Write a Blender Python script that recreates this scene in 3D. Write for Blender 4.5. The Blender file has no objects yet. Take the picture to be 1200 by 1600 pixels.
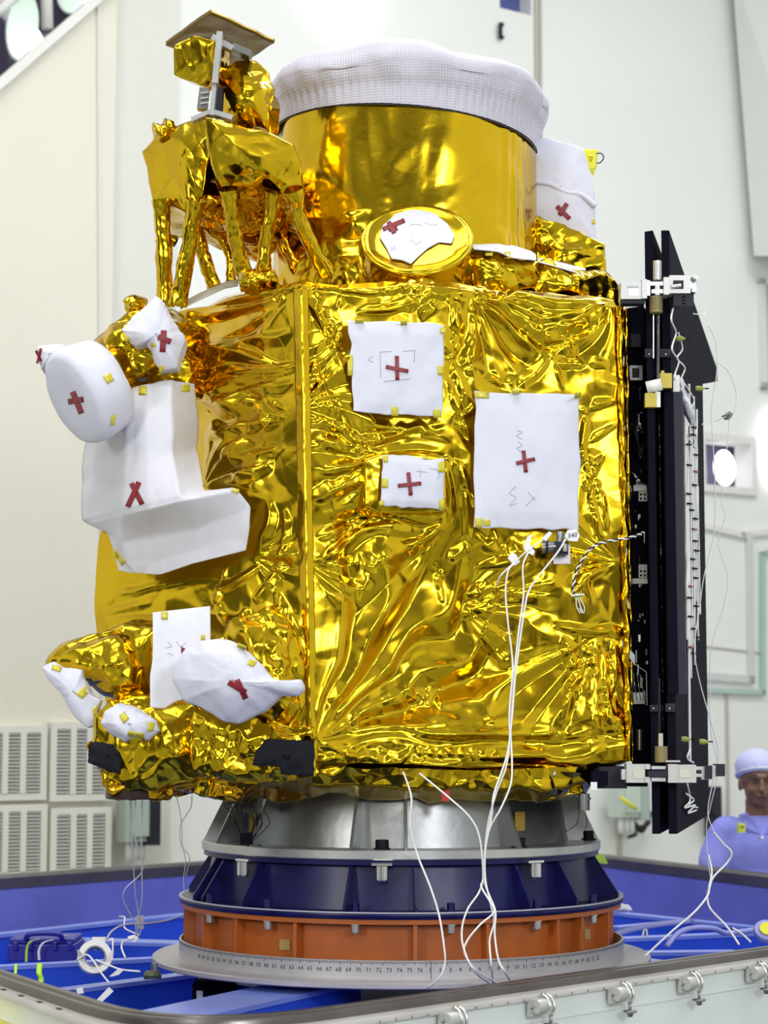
import bpy, bmesh, math, random
import numpy as np
from mathutils import Vector, Matrix, Euler
from math import pi, sin, cos, tan, atan, radians as R

# ---------------------------------------------------------------- camera
SC = bpy.context.scene
F = 3050.0                       # focal length in pixels of the 1200x1600 frame
CZ = 1.812                       # camera height
ZREF = 1.95                      # datum the rings and the tray are measured down from
DK = 1.097; FP = F / DK          # distance factor of P, and pixels per metre at unit distance in P's measure
PITCH = .113
cam_d = bpy.data.cameras.new('camera'); cam = bpy.data.objects.new('camera', cam_d)
SC.collection.objects.link(cam); SC.camera = cam
cam.location = (0, 0, CZ); cam.rotation_euler = (pi / 2 + PITCH, 0, 0)
cam_d.sensor_fit = 'VERTICAL'; cam_d.sensor_height = 36.0; cam_d.lens = F / 1600 * 36.0
cam_d.clip_start = .05; cam_d.clip_end = 80
cam_d.dof.use_dof = True; cam_d.dof.focus_distance = 5.15; cam_d.dof.aperture_fstop = 4.5

# ---------------------------------------------------------------- exposure, world, lights
SC.view_settings.view_transform = 'Standard'; SC.view_settings.look = 'None'
SC.view_settings.exposure = -0.55; SC.view_settings.gamma = 1.0
SC.view_settings.use_curve_mapping = False
W = bpy.data.worlds.new('world'); SC.world = W; W.use_nodes = True
W.node_tree.nodes['Background'].inputs[0].default_value = (.8, .85, 1, 1)
W.node_tree.nodes['Background'].inputs[1].default_value = .02

def area(name, loc, target, sx, sy, power, col=(1, 1, 1)):
    d = bpy.data.lights.new(name, 'AREA'); d.shape = 'RECTANGLE'; d.size = sx; d.size_y = sy
    d.energy = power; d.color = col
    o = bpy.data.objects.new(name, d); SC.collection.objects.link(o); o.location = loc
    o.rotation_euler = (Vector(target) - Vector(loc)).to_track_quat('-Z', 'Y').to_euler()
    return o
# ceiling banks of the clean room, plus fill lights added beside the camera
area('ceiling_bank', (-1.5, 2.0, 8.3), (-1.5, 2.0, 0), 5.0, 1.0, 230, (1, .98, .95))
area('ceiling_bank', (-1.5, 5.5, 8.3), (-1.5, 5.5, 0), 5.0, 1.0, 270, (1, .98, .95))
area('ceiling_bank', (3.0, 7.6, 8.3), (3.0, 7.6, 0), 3.0, 1.0, 325, (.96, .98, 1))
area('ceiling_bank', (-3.0, -2.5, 8.3), (-2.5, -2.5, 0), 5.0, 1.0, 220, (1, .98, .95))
area('front_fill', (3.6, -3.0, 4.6), (0.2, 5.0, 1.4), 1.6, 1.2, 330, (.9, .93, 1))
area('front_fill', (-4.6, -1.0, 3.6), (-.5, 5.5, 1.2), .9, 1.4, 190, (1, .97, .92))
area('front_fill', (.4, -4.5, 3.4), (0, 6.0, 1.0), 2.6, .7, 190, (1, 1, 1))

# ---------------------------------------------------------------- geometry helpers
cp, sp_ = cos(PITCH), sin(PITCH)
def ray(px, py):
    px = np.asarray(px, float); py = np.asarray(py, float)
    dx = (px - 600) / F; dy = (800 - py) / F
    return dx, cp - dy * sp_, sp_ + dy * cp
def P(px, py, Y):                # point at horizontal distance Y * DK seen at that pixel
    dx, vy, vz = ray(px, py); t = np.asarray(Y, float) * DK / vy
    return np.stack(np.broadcast_arrays(dx * t, vy * t, CZ + vz * t), -1)
def G(px, py, z):                # point at height z
    dx, vy, vz = ray(px, py); t = (z - CZ) / vz
    return np.array([dx * t, vy * t, z])
def zat(py, Y):                  # height of a pixel row at distance Y
    return float(P(600, py, Y)[2])
WT = .65; WY = 11.5              # the far wall recedes to the right: Y = WY + WT * X
WN = np.array([WT, -1, 0]) / math.hypot(WT, 1)   # its normal, towards the camera
WU = np.array([1, WT, 0]) / math.hypot(WT, 1)
def Wp(px, py, off=0.0):         # point on that wall, off metres in front of it
    dx, vy, vz = ray(px, py)
    n = WN; d = n[0] * dx + n[1] * vy
    t = (n[1] * WY + off) / d
    return np.array([dx * t, vy * t, CZ + vz * t])

WLOC = {}
def link(o, parent, w):
    SC.collection.objects.link(o); WLOC[o.name] = Vector(w)
    if parent is not None:
        o.parent = parent; o.location = Vector(w) - WLOC[parent.name]
    else:
        o.location = w
    return o
def props(o, label=None, cat=None, group=None, kind=None):
    if label: o['label'] = label
    if cat: o['category'] = cat
    if group: o['group'] = group
    if kind: o['kind'] = kind
    return o
def empty(name, loc, label=None, cat=None, group=None, parent=None):
    o = bpy.data.objects.new(name, None); o.empty_display_size = .05
    link(o, parent, Vector([float(c) for c in loc])); return props(o, label, cat, group)
def mk(name, V, Fc, m, parent=None, smooth=True, label=None, cat=None, group=None, kind=None, origin=None, sharp=None):
    V = np.asarray(V, float).reshape(-1, 3)
    c = V.mean(0) if origin is None else np.asarray(origin, float)
    me = bpy.data.meshes.new(name)
    me.from_pydata((V - c).tolist(), [], Fc if isinstance(Fc, list) else Fc.tolist())
    me.materials.append(m)
    if smooth:
        me.shade_smooth()
        if sharp: me.set_sharp_from_angle(angle=R(sharp))
    o = bpy.data.objects.new(name, me); link(o, parent, Vector(c.tolist()))
    return props(o, label, cat, group, kind)
class MB:
    def __init__(s): s.v = []; s.f = []; s.n = 0
    def add(s, V, Fc):
        V = np.asarray(V, float).reshape(-1, 3)
        s.v.append(V); s.f += [[i + s.n for i in q] for q in Fc]; s.n += len(V); return s
    def box(s, c, size, rz=0.0, ax=None):
        c = np.asarray(c, float); h = np.asarray(size, float) / 2
        if ax is None:
            ax = np.array([[cos(rz), sin(rz), 0], [-sin(rz), cos(rz), 0], [0, 0, 1]])
        ax = np.asarray(ax, float)
        V = [c + ax[0] * h[0] * a + ax[1] * h[1] * b + ax[2] * h[2] * d for d in (-1, 1) for a, b in ((-1, -1), (1, -1), (1, 1), (-1, 1))]
        return s.add(V, [[3, 2, 1, 0], [4, 5, 6, 7], [0, 1, 5, 4], [1, 2, 6, 5], [2, 3, 7, 6], [3, 0, 4, 7]])
    def hexa(s, V8):              # bottom 4, top 4
        return s.add(V8, [[3, 2, 1, 0], [4, 5, 6, 7], [0, 1, 5, 4], [1, 2, 6, 5], [2, 3, 7, 6], [3, 0, 4, 7]])
    def tube(s, pts, r, seg=8, cap=True):
        pts = np.asarray(pts, float); n = len(pts)
        r = np.broadcast_to(np.asarray(r, float), (n,))
        T = np.gradient(pts, axis=0); T /= np.linalg.norm(T, axis=1)[:, None] + 1e-12
        up = np.array([0, 0, 1.]) if abs(T[0][2]) < .9 else np.array([1., 0, 0])
        N = np.cross(T[0], up); N /= np.linalg.norm(N); V = []
        a = np.arange(seg) * 2 * pi / seg
        for i in range(n):
            N = N - T[i] * N.dot(T[i]); N /= np.linalg.norm(N) + 1e-12; B = np.cross(T[i], N)
            V.append(pts[i] + r[i] * (np.cos(a)[:, None] * N + np.sin(a)[:, None] * B))
        Fc = [[i * seg + j, i * seg + (j + 1) % seg, (i + 1) * seg + (j + 1) % seg, (i + 1) * seg + j] for i in range(n - 1) for j in range(seg)]
        if cap: Fc += [list(range(seg))[::-1], [(n - 1) * seg + j for j in range(seg)]]
        return s.add(np.concatenate(V), Fc)
    def lathe(s, prof, c=(0, 0, 0), seg=64, ax=None, closed=False):   # prof: (radius, height)
        c = np.asarray(c, float); m = len(prof); a = np.arange(seg) * 2 * pi / seg
        if ax is None: ax = np.eye(3)
        ax = np.asarray(ax, float)
        V = np.concatenate([c + r * (np.cos(a)[:, None] * ax[0] + np.sin(a)[:, None] * ax[1]) + h * ax[2] for r, h in prof])
        k = m if closed else m - 1
        Fc = [[i * seg + j, i * seg + (j + 1) % seg, (i + 1) % m * seg + (j + 1) % seg, (i + 1) % m * seg + j] for i in range(k) for j in range(seg)]
        return s.add(V, Fc)
    def build(s, name, m, parent=None, **k): return mk(name, np.concatenate(s.v), s.f, m, parent, **k)
def frame(d, up=(0, 0, 1)):      # axes with z along d
    d = np.asarray(d, float); d = d / np.linalg.norm(d)
    x = np.cross(np.asarray(up, float), d)
    if np.linalg.norm(x) < 1e-3: x = np.cross((1., 0, 0), d)
    x /= np.linalg.norm(x); return np.array([x, np.cross(d, x), d])
def spline(pts, n=12):           # Catmull-Rom through the points
    p = np.asarray(pts, float); p = np.vstack([2 * p[0] - p[1], p, 2 * p[-1] - p[-2]]); out = []
    for i in range(1, len(p) - 2):
        for t in np.linspace(0, 1, n, endpoint=False):
            out.append(.5 * (2 * p[i] + (p[i + 1] - p[i - 1]) * t + (2 * p[i - 1] - 5 * p[i] + 4 * p[i + 1] - p[i + 2]) * t * t + (3 * p[i] - p[i - 1] - 3 * p[i + 1] + p[i + 2]) * t ** 3))
    out.append(p[-2]); return np.array(out)
def gridf(nr, nc):
    i = np.arange(nr - 1)[:, None] * nc + np.arange(nc - 1)[None]
    return np.stack([i, i + nc, i + nc + 1, i + 1], -1).reshape(-1, 4)

# ---------------------------------------------------------------- materials
MATS = {}
def mat(name, col, rough=.5, metal=0.0, bump=0.0, bscale=40.0, var=0.0, vscale=6.0, col2=None, coat=0.0, emit=None, es=0.0, trans=0.0, aniso=None, spec=.5):
    m = bpy.data.materials.new(name); m.use_nodes = True; nt = m.node_tree; b = nt.nodes['Principled BSDF']
    b.inputs['Base Color'].default_value = (*col, 1); b.inputs['Roughness'].default_value = rough
    b.inputs['Metallic'].default_value = metal; b.inputs['Coat Weight'].default_value = coat
    b.inputs['Specular IOR Level'].default_value = spec
    if trans: b.inputs['Transmission Weight'].default_value = trans
    if emit: b.inputs['Emission Color'].default_value = (*emit, 1); b.inputs['Emission Strength'].default_value = es
    tc = nt.nodes.new('ShaderNodeTexCoord')
    if var:
        n = nt.nodes.new('ShaderNodeTexNoise'); n.inputs['Scale'].default_value = vscale; n.inputs['Detail'].default_value = 5
        mx = nt.nodes.new('ShaderNodeMix'); mx.data_type = 'RGBA'
        c2 = col2 or tuple(c * (1 - var) for c in col)
        mx.inputs[6].default_value = (*col, 1); mx.inputs[7].default_value = (*c2, 1)
        rp = nt.nodes.new('ShaderNodeValToRGB'); rp.color_ramp.elements[0].position = .35; rp.color_ramp.elements[1].position = .7
        nt.links.new(tc.outputs['Object'], n.inputs['Vector']); nt.links.new(n.outputs['Fac'], rp.inputs[0])
        nt.links.new(rp.outputs[0], mx.inputs[0]); nt.links.new(mx.outputs[2], b.inputs['Base Color'])
    if bump:
        n = nt.nodes.new('ShaderNodeTexNoise'); n.inputs['Scale'].default_value = bscale; n.inputs['Detail'].default_value = 4
        if aniso:
            mp = nt.nodes.new('ShaderNodeMapping'); mp.inputs['Scale'].default_value = aniso
            nt.links.new(tc.outputs['Object'], mp.inputs[0]); nt.links.new(mp.outputs[0], n.inputs['Vector'])
        else: nt.links.new(tc.outputs['Object'], n.inputs['Vector'])
        bp = nt.nodes.new('ShaderNodeBump'); bp.inputs['Strength'].default_value = bump; bp.inputs['Distance'].default_value = .004
        nt.links.new(n.outputs['Fac'], bp.inputs['Height']); nt.links.new(bp.outputs[0], b.inputs['Normal'])
    MATS[name] = m; return m
def foil_mat(name, col, col2, rough):
    m = mat(name, col, rough, 1.0); nt = m.node_tree; b = nt.nodes['Principled BSDF']
    tc = nt.nodes.new('ShaderNodeTexCoord')
    n = nt.nodes.new('ShaderNodeTexNoise'); n.inputs['Scale'].default_value = 5; n.inputs['Detail'].default_value = 3
    nt.links.new(tc.outputs['Object'], n.inputs['Vector'])
    mx = nt.nodes.new('ShaderNodeMix'); mx.data_type = 'RGBA'
    mx.inputs[6].default_value = (*col, 1); mx.inputs[7].default_value = (*col2, 1)
    nt.links.new(n.outputs['Fac'], mx.inputs[0]); nt.links.new(mx.outputs[2], b.inputs['Base Color'])
    v = nt.nodes.new('ShaderNodeTexVoronoi'); v.feature = 'F1'; v.inputs['Scale'].default_value = 26
    n2 = nt.nodes.new('ShaderNodeTexNoise'); n2.inputs['Scale'].default_value = 14; n2.inputs['Detail'].default_value = 4
    add = nt.nodes.new('ShaderNodeVectorMath'); add.operation = 'MULTIPLY_ADD'
    add.inputs[1].default_value = (.12, .12, .12)
    nt.links.new(n2.outputs['Color'], add.inputs[0]); nt.links.new(tc.outputs['Object'], add.inputs[2])
    nt.links.new(tc.outputs['Object'], n2.inputs['Vector']); nt.links.new(add.outputs[0], v.inputs['Vector'])
    ml = nt.nodes.new('ShaderNodeMath'); ml.operation = 'MULTIPLY_ADD'; ml.inputs[1].default_value = .55
    nt.links.new(v.outputs['Distance'], ml.inputs[0]); nt.links.new(n2.outputs['Fac'], ml.inputs[2])
    bp = nt.nodes.new('ShaderNodeBump'); bp.inputs['Strength'].default_value = .11; bp.inputs['Distance'].default_value = .004
    nt.links.new(ml.outputs[0], bp.inputs['Height']); nt.links.new(bp.outputs[0], b.inputs['Normal'])
    return m
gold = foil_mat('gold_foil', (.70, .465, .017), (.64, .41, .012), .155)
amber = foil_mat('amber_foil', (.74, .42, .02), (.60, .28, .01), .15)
m_wall = mat('wall_paint', (.83, .84, .81), .55, var=.05, vscale=.8)
m_wall_cream = mat('cream_wall_paint', (.74, .71, .60), .55, var=.05, vscale=.8)
m_wall_grey = mat('grey_wall_paint', (.70, .69, .63), .55, var=.05, vscale=.8)
m_floor = mat('floor_vinyl', (.30, .33, .30), .25, var=.2, vscale=2)
m_ceil = mat('ceiling_panels', (.70, .72, .72), .6)
m_refl_dark = mat('reflection_panel_dark', (.055, .06, .06), .5)
cloth = mat('white_cover_cloth', (.69, .70, .82), .75, bump=.25, bscale=55, spec=.2)
cloth_grey = mat('grey_white_cover_cloth', (.66, .66, .73), .8, bump=.25, bscale=45, spec=.2)
paper = mat('white_paper', (.84, .85, .93), .7, bump=.1, bscale=30, spec=.2)
red = mat('red_tape', (.22, .008, .018), .45, bump=.2, bscale=90)
ink = mat('grey_pen_ink', (.42, .43, .55), .7)
ink_dark = mat('dark_ink', (.03, .03, .04), .6)
ytape = mat('yellow_tape', (.62, .55, .04), .3, bump=.2, bscale=60)
blktape = mat('black_tape', (.008, .009, .014), .6, bump=.3, bscale=40, spec=.15)
alu = mat('brushed_aluminium', (.55, .56, .56), .35, .8, bump=.15, bscale=60, var=.2, vscale=9)
alu_dark = mat('grey_machined_metal', (.30, .31, .31), .35, .85, bump=.2, bscale=30, var=.35, vscale=4)
plate_m = mat('matte_aluminium_plate', (.52, .50, .53), .42, .5, var=.12, vscale=7)
white_metal = mat('white_anodised_metal', (.50, .50, .48), .4, .4)
steel = mat('bright_steel', (.70, .70, .70), .25, 1.0)
navy = mat('navy_paint', (.004, .004, .055), .32, var=.4, vscale=18, col2=(.008, .009, .09), bump=.08, bscale=20, spec=.3)
chip = mat('chipped_paint', (.55, .55, .6), .5)
orange = mat('orange_paint', (.44, .105, .012), .45, var=.25, vscale=9, col2=(.34, .085, .012), bump=.08, bscale=25)
blue = mat('bright_blue_paint', (.03, .10, .72), .3, var=.2, vscale=4)
blue_hi = mat('light_blue_paint', (.20, .28, .78), .3, var=.2, vscale=4)
blue_in = mat('container_blue_paint', (.16, .18, .60), .4, var=.25, vscale=3)
blue_dk = mat('case_blue_plastic', (.02, .02, .30), .4)
black = mat('black_panel', (.006, .006, .014), .75, var=.2, vscale=5, spec=.05)
black_soft = mat('dark_grey_panel', (.018, .018, .030), .5, spec=.25)
black_gl = mat('black_glossy', (.008, .008, .014), .12, bump=.5, bscale=60, aniso=(1, 1, .12))
yellow = mat('yellow_paint', (.75, .70, .02), .4)
lime = mat('lime_strap', (.45, .75, .05), .5)
tan_m = mat('tan_bobbin', (.25, .20, .09), .5, .3)
white_pl = mat('white_plastic', (.82, .82, .80), .4)
wirew = mat('white_wire', (.85, .85, .84), .4)
wireb = mat('black_wire', (.01, .01, .012), .4)
green_g = mat('grey_green_paint', (.38, .45, .40), .5)
lav = mat('lavender_fabric', (.26, .28, .78), .8, var=.12, vscale=10, bump=.3, bscale=25)
# ================================================================ the room
XL, XR, HW = -7.5, 4.6, 8.5
def wy(x): return WY + WT * x
def wx(px, py=800): return float(Wp(px, py)[0])
def uof(A, px, py, off=0.0):     # wall coordinates (along, height) of a pixel
    q = Wp(px, py, off); return float((q - A) @ WU), float(q[2])
def pierced(name, A, L, m, holes, T=.14):     # holes: (u1, u2, bottom at u1, bottom at u2, top)
    mb = MB(); H = HW
    def pt(u, z, d): return A + WU * u + np.array([0, 0, z]) - WN * d
    def pc(u1, z1, u2, z2, t1, t2):
        mb.hexa([pt(u1, z1, 0), pt(u2, z2, 0), pt(u2, z2, T), pt(u1, z1, T), pt(u1, t1, 0), pt(u2, t2, 0), pt(u2, t2, T), pt(u1, t1, T)])
    u = 0.0
    for (u1, u2, b1, b2, tp) in sorted(holes):
        pc(u, 0, u1, 0, H, H); pc(u1, 0, u2, 0, b1, b2); pc(u1, tp, u2, tp, H, H); u = u2
    pc(u, 0, L, 0, H, H)
    return mb.build(name, m, kind='structure', smooth=False)
def wall_box(mb, A, u1, u2, z1, z2, d1, d2):  # box on the wall, d measured out from its face
    V = [A + WU * u + np.array([0, 0, z]) + WN * d for z in (z1, z2) for u, d in ((u1, d1), (u2, d1), (u2, d2), (u1, d2))]
    mb.hexa(V); return mb
offL = .10
A_L = np.array([XL, wy(XL), 0]) + WN * offL
x155, x265 = wx(158), wx(268)
uL = (x155 - XL) * math.hypot(1, WT)
sa, sb = uof(A_L, 0, 130, offL), uof(A_L, 152, -2, offL)
sl = (sb[1] - sa[1]) / (sb[0] - sa[0]); ua = sa[0] - .45; ztop = 7.4
ub = sa[0] + (ztop - .02 - sa[1]) / sl
ub = min(ub, uL - .02); zb = sa[1] + sl * (ub - sa[0])
pierced('wall_left', A_L, uL, m_wall_cream, [(ua, ub, sa[1] + sl * (ua - sa[0]), zb, max(ztop, zb + .02))])
A_G = np.array([x155, wy(x155), 0]) + WN * .03
mb = MB(); wall_box(mb, A_G, 0, (x265 - x155) * math.hypot(1, WT), 0, HW, -.14, 0)
mb.build('wall_left', m_wall_grey, kind='structure', smooth=False)
A_M = np.array([x265, wy(x265), 0]); uM = (XR - x265) * math.hypot(1, WT)
h1 = [uof(A_M, a, b) for a, b in ((781, 12), (830, 36), (781, -30))]
h2 = [uof(A_M, a, b) for a, b in ((1099, 757), (1171, 765), (1099, 687))]
pierced('wall_back', A_M, uM, m_wall, [(h1[0][0], h1[1][0], h1[0][1], h1[0][1], h1[2][1]), (h2[0][0], h2[1][0], h2[0][1], h2[0][1], h2[2][1])])
for n, c, s, m in (('wall_right', (XR + .08, 4, HW / 2), (.15, 22, HW), m_wall), ('wall_outer', (XL - .08, 0, HW / 2), (.15, 15, HW), m_wall),
                   ('wall_front', (-1.4, -7.6, HW / 2), (12.5, .15, HW), m_wall_grey)):
    MB().box(c, s).build(n, m, kind='structure', smooth=False)
MB().box((-1.4, 3.6, -.06), (12.5, 22.6, .12)).build('floor', m_floor, kind='structure', smooth=False)
MB().box((-1.4, 3.6, HW + .06), (12.5, 22.6, .12)).build('ceiling', m_ceil, kind='structure', smooth=False)
# out of view: dark panels added to give the foil dark reflections
MB().box((-3.7, -7.45, 1.9), (4.0, .12, 3.8)).build('reflection_panel_1', m_refl_dark, kind='structure', smooth=False)
MB().box((1.9, -7.45, 1.5), (2.6, .12, 3.0)).build('reflection_panel_2', m_refl_dark, kind='structure', smooth=False)
MB().box((-1.4, -7.45, 6.6), (12, .12, 1.2)).build('reflection_panel_5', m_refl_dark, kind='structure', smooth=False)
MB().box((4.5, -1.0, 1.9), (.12, 3.2, 3.8)).build('reflection_panel_3', m_refl_dark, kind='structure', smooth=False)
MB().box((-7.45, 2.0, 2.2), (.12, 4.2, 4.4)).build('reflection_panel_4', m_refl_dark, kind='structure', smooth=False)
# ceiling light banks (the diffusers the area lamps stand in for)
lamp_m = mat('lamp_diffuser', (.9, .9, .9), .4, emit=(1, .99, .96), es=3.0)
lamp_hot = mat('glowing_lamp', (1, 1, 1), .4, emit=(.97, .96, 1), es=9.0)
lamp_soft = mat('lit_reflector_bowl', (.60, .70, .62), .35, emit=(.75, .92, .82), es=.45)
dusk = mat('dark_window_glass', (.05, .04, .07), .15, emit=(.25, .18, .42), es=.10)
dusk_blue = mat('blue_window_glass', (.05, .07, .22), .2, emit=(.2, .25, .6), es=.18)
sky_pane = mat('pale_window_glass', (.42, .50, .58), .3)
frame_m = mat('window_frame_paint', (.74, .74, .70), .45)
# seams, mouldings and door frames on the far wall
def trim(name, pts, w=.03, t=.02, m=None, off=0.0):
    mb = MB()
    for (a, b) in zip(pts[:-1], pts[1:]):
        p, q = Wp(a[0], a[1], off + t / 2), Wp(b[0], b[1], off + t / 2)
        d = q - p; L = np.linalg.norm(d); ax0 = d / L; ax2 = WN; ax1 = np.cross(ax2, ax0)
        mb.box((p + q) / 2, (L + w, w, t), ax=[ax0, ax1, ax2])
    return mb.build(name, m or frame_m, kind='structure', smooth=False)
trim('trim_1', [(153, -120), (162, 1500)], .018, .012, m_wall_grey, offL)
m_line = mat('seam_sealant', (.48, .46, .40), .6)
trim('trim_2', [(836, -100), (838, 240)], .02, .015, m_line)
trim('trim_3', [(843, -100), (845, 260)], .02, .015, m_line)
m_green = mat('pale_green_pipe', (.42, .56, .50), .4)
trim('trim_4', [(1098, 821), (1160, 836), (1240, 826)], .04, .03, frame_m)
trim('door_5', [(1098, 1056), (1173, 1062), (1170, 838)], .05, .03, mat('door_rebate', (.62, .64, .62), .5))
trim('trim_5', [(1096, 1078), (1191, 1082), (1191, 866), (1215, 858)], .035, .035, m_green)
trim('trim_6', [(1135, 1082), (1138, 1330)], .022, .015, m_line)
trim('trim_7', [(1103, 1010), (1185, 1020)], .012, .01, m_line)
trim('trim_8', [(965, 1190), (968, 1345)], .03, .02, m_line)
# gallery window, upper left: frame bars, dark glass and two round lamp bowls behind it
def wall_pt(A, u, z, d): return A + WU * u + np.array([0, 0, z]) + WN * d
wn = empty('window_1', wall_pt(A_L, ua, sa[1], 0)); wn['kind'] = 'structure'
mb = MB(); wall_box(mb, A_L, ua - .2, uL + .4, sa[1] - 1.6, 8.3, -.75, -.70); mb.build('glass', dusk, wn, smooth=False)
a, b = wall_pt(A_L, ua, sa[1] + sl * (ua - sa[0]), -.02), wall_pt(A_L, ub, zb, -.02)
d = b - a; L_ = np.linalg.norm(d); d /= L_
MB().box((a + b) / 2, (L_, .05, .16), ax=[d, np.cross(WN, d), WN]).build('sill', frame_m, wn, smooth=False)
p, q = Wp(74, 45, offL - .05), Wp(70, -120, offL - .05)
MB().tube([p, q], .035, 6).build('mullion', frame_m, wn)
p, q = Wp(-10, 25, offL - .05), Wp(25, -5, offL - .05)
MB().tube([p, q], .03, 6).build('transom', frame_m, wn)
def bowl(cpx, rx, ry, tilt, off, m, name, label, cat, group=None, bulb=None):
    c = Wp(*cpx, off); Yd = c[1]
    k = Yd / F
    ax = np.array([WU * cos(tilt) + np.array([0, 0, 1]) * sin(tilt), -WU * sin(tilt) + np.array([0, 0, 1]) * cos(tilt), WN])
    prof = [(1.0, .06), (1.03, .0), (.97, -.02), (.8, -.10), (.5, -.17), (.001, -.2)]
    t = empty(name, c, label, cat, group)
    o = MB().lathe([(r, h) for r, h in prof], (0, 0, 0), 40)
    V = np.concatenate(o.v); V = c + (V[:, :1] * rx * k) * ax[0] + (V[:, 1:2] * ry * k) * ax[1] + V[:, 2:] * ax[2] * ry * k * 1.3
    mk('reflector', V, o.f, m, t)
    if bulb:
        bc = Wp(bulb[0], bulb[1], off + .12); o = MB().lathe([(.001, -1), (.6, -.8), (1, 0), (.6, .8), (.001, 1)], seg=20)
        mk('bulb', bc + np.concatenate(o.v) * bulb[2] * k, o.f, lamp_hot, t)
    return t
bowl((34, 42), 22 / .84, 58, R(-8), offL - .5, lamp_soft, 'bay_lamp', 'large round pale green lamp bowl with a glaring bulb behind the upper left window', 'lamp', bulb=(51, 62, 17))
bowl((110, -12), 20 / .84, 36, R(-8), offL - .5, lamp_soft, 'bay_lamp', 'smaller round bay lamp reflector cut by the top edge of the photo, upper left window', 'lamp', bulb=(138, -2, 12))
# small high window, lit window and tall grey pane
def win(name, A, u1, u2, z1, z2, glass, depth=.12, bars=True):
    w = empty(name, wall_pt(A, u1, z1, 0)); w['kind'] = 'structure'
    mb = MB(); wall_box(mb, A, u1 - .05, u2 + .05, z1 - .05, z2 + .05, -depth - .16, -depth - .10); mb.build('glass', glass, w, smooth=False)
    if bars:
        for (a1, a2, b1, b2) in ((u1 - .05, u2 + .05, z1 - .05, z1), (u1 - .05, u2 + .05, z2, z2 + .05), (u1 - .05, u1, z1, z2), (u2, u2 + .05, z1, z2)):
            mb = MB(); wall_box(mb, A, a1, a2, b1, b2, 0, .03); mb.build('window_frame', frame_m, w, smooth=False)
    return w
win('window_2', A_M, h1[0][0], h1[1][0], h1[0][1], h1[2][1], dusk_blue, .02, False)
win('window_3', A_M, h2[0][0], h2[1][0], h2[0][1], h2[2][1], dusk, .06)
c = Wp(1132, 731, -.02); k = c[1] / F
o = MB().lathe([(.001, .35), (.6, .28), (1, 0), (.001, -.1)], seg=32)
V = np.concatenate(o.v); V = c + V[:, :1] * WU * 19 / .84 * k + V[:, 1:2] * np.array([0, 0, 1]) * 28 * k + V[:, 2:] * WN * 20 * k
mk('round_lamp', V, o.f, lamp_hot, label='round glaring lamp inside the small dark window on the right', cat='lamp')
c = Wp(1212, 700, .05); o = MB().lathe([(.001, .3), (.6, .25), (1, 0), (.001, -.1)], seg=24); V = np.concatenate(o.v)
V = c + V[:, :1] * WU * 15 * k + V[:, 1:2] * np.array([0, 0, 1]) * 60 * k + V[:, 2:] * WN * 20 * k
mk('lamp_glow', V, o.f, lamp_hot, label='tall oval lamp reflection at the right edge, beside the small dark window', cat='lamp')  # reflection of a lamp, made as a glowing oval on the wall
c = Wp(541, -8, .06); k = c[1] / F
V = c + np.concatenate(o.v)[:, :1] * WU * 44 * k / .84 + np.concatenate(o.v)[:, 1:2] * np.array([0, 0, 1]) * 36 * k + np.concatenate(o.v)[:, 2:] * WN * 20 * k
mk('lamp_glow', V, o.f, lamp_hot, label='bright oval wall lamp at the top edge above the white cloth cap', cat='lamp')
w4 = empty('window_4', Wp(1190, 600)); w4['kind'] = 'structure'
ug, zg = uof(A_M, 1186, 607); _, zt = uof(A_M, 1186, 437)
mb = MB(); wall_box(mb, A_M, ug + .05, ug + 1.2, zg + .04, zt - .04, .0, .012); mb.build('glass', sky_pane, w4, smooth=False)
for (a1, a2, b1, b2) in ((ug, ug + .05, zg, zt), (ug, ug + 1.2, zt - .04, zt), (ug, ug + 1.2, zg, zg + .04)):
    mb = MB(); wall_box(mb, A_M, a1, a2, b1, b2, 0, .04); mb.build('window_frame', frame_m, w4, smooth=False)
# dark bracket under the high window
mb = MB()
for pp in (((782, 36), (782, 59)), ((782, 37), (786, 40)), ((782, 58), (786, 59))):
    mb.tube([Wp(*pp[0], .03), Wp(*pp[1], .03)], .014, 6)
mb.build('wall_bracket', black_soft, label='small dark hook bracket on the wall under the high blue window', cat='bracket')
# the wall's end at the right: a return with its shade painted in as grey
c1, c2 = Wp(1147, -100, .0), Wp(1184, 430, .0)
e = (c2 - c1); V = []
top, bot = Wp(1142, -60, .12), Wp(1178, 400, .12); far_t, far_b = Wp(1290, -60, .7), Wp(1290, 400, .7)
mk('wall_right', [top, bot, far_b, far_t, Wp(1142, -60, 0.001), Wp(1178, 400, 0.001), Wp(1290, 400, 0.001), Wp(1290, -60, 0.001)],
   [[0, 1, 2, 3], [4, 7, 6, 5], [0, 4, 5, 1], [1, 5, 6, 2], [3, 2, 6, 7], [0, 3, 7, 4]], mat('shaded_grey_wall', (.72, .74, .70), .6), kind='structure', smooth=False)
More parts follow.
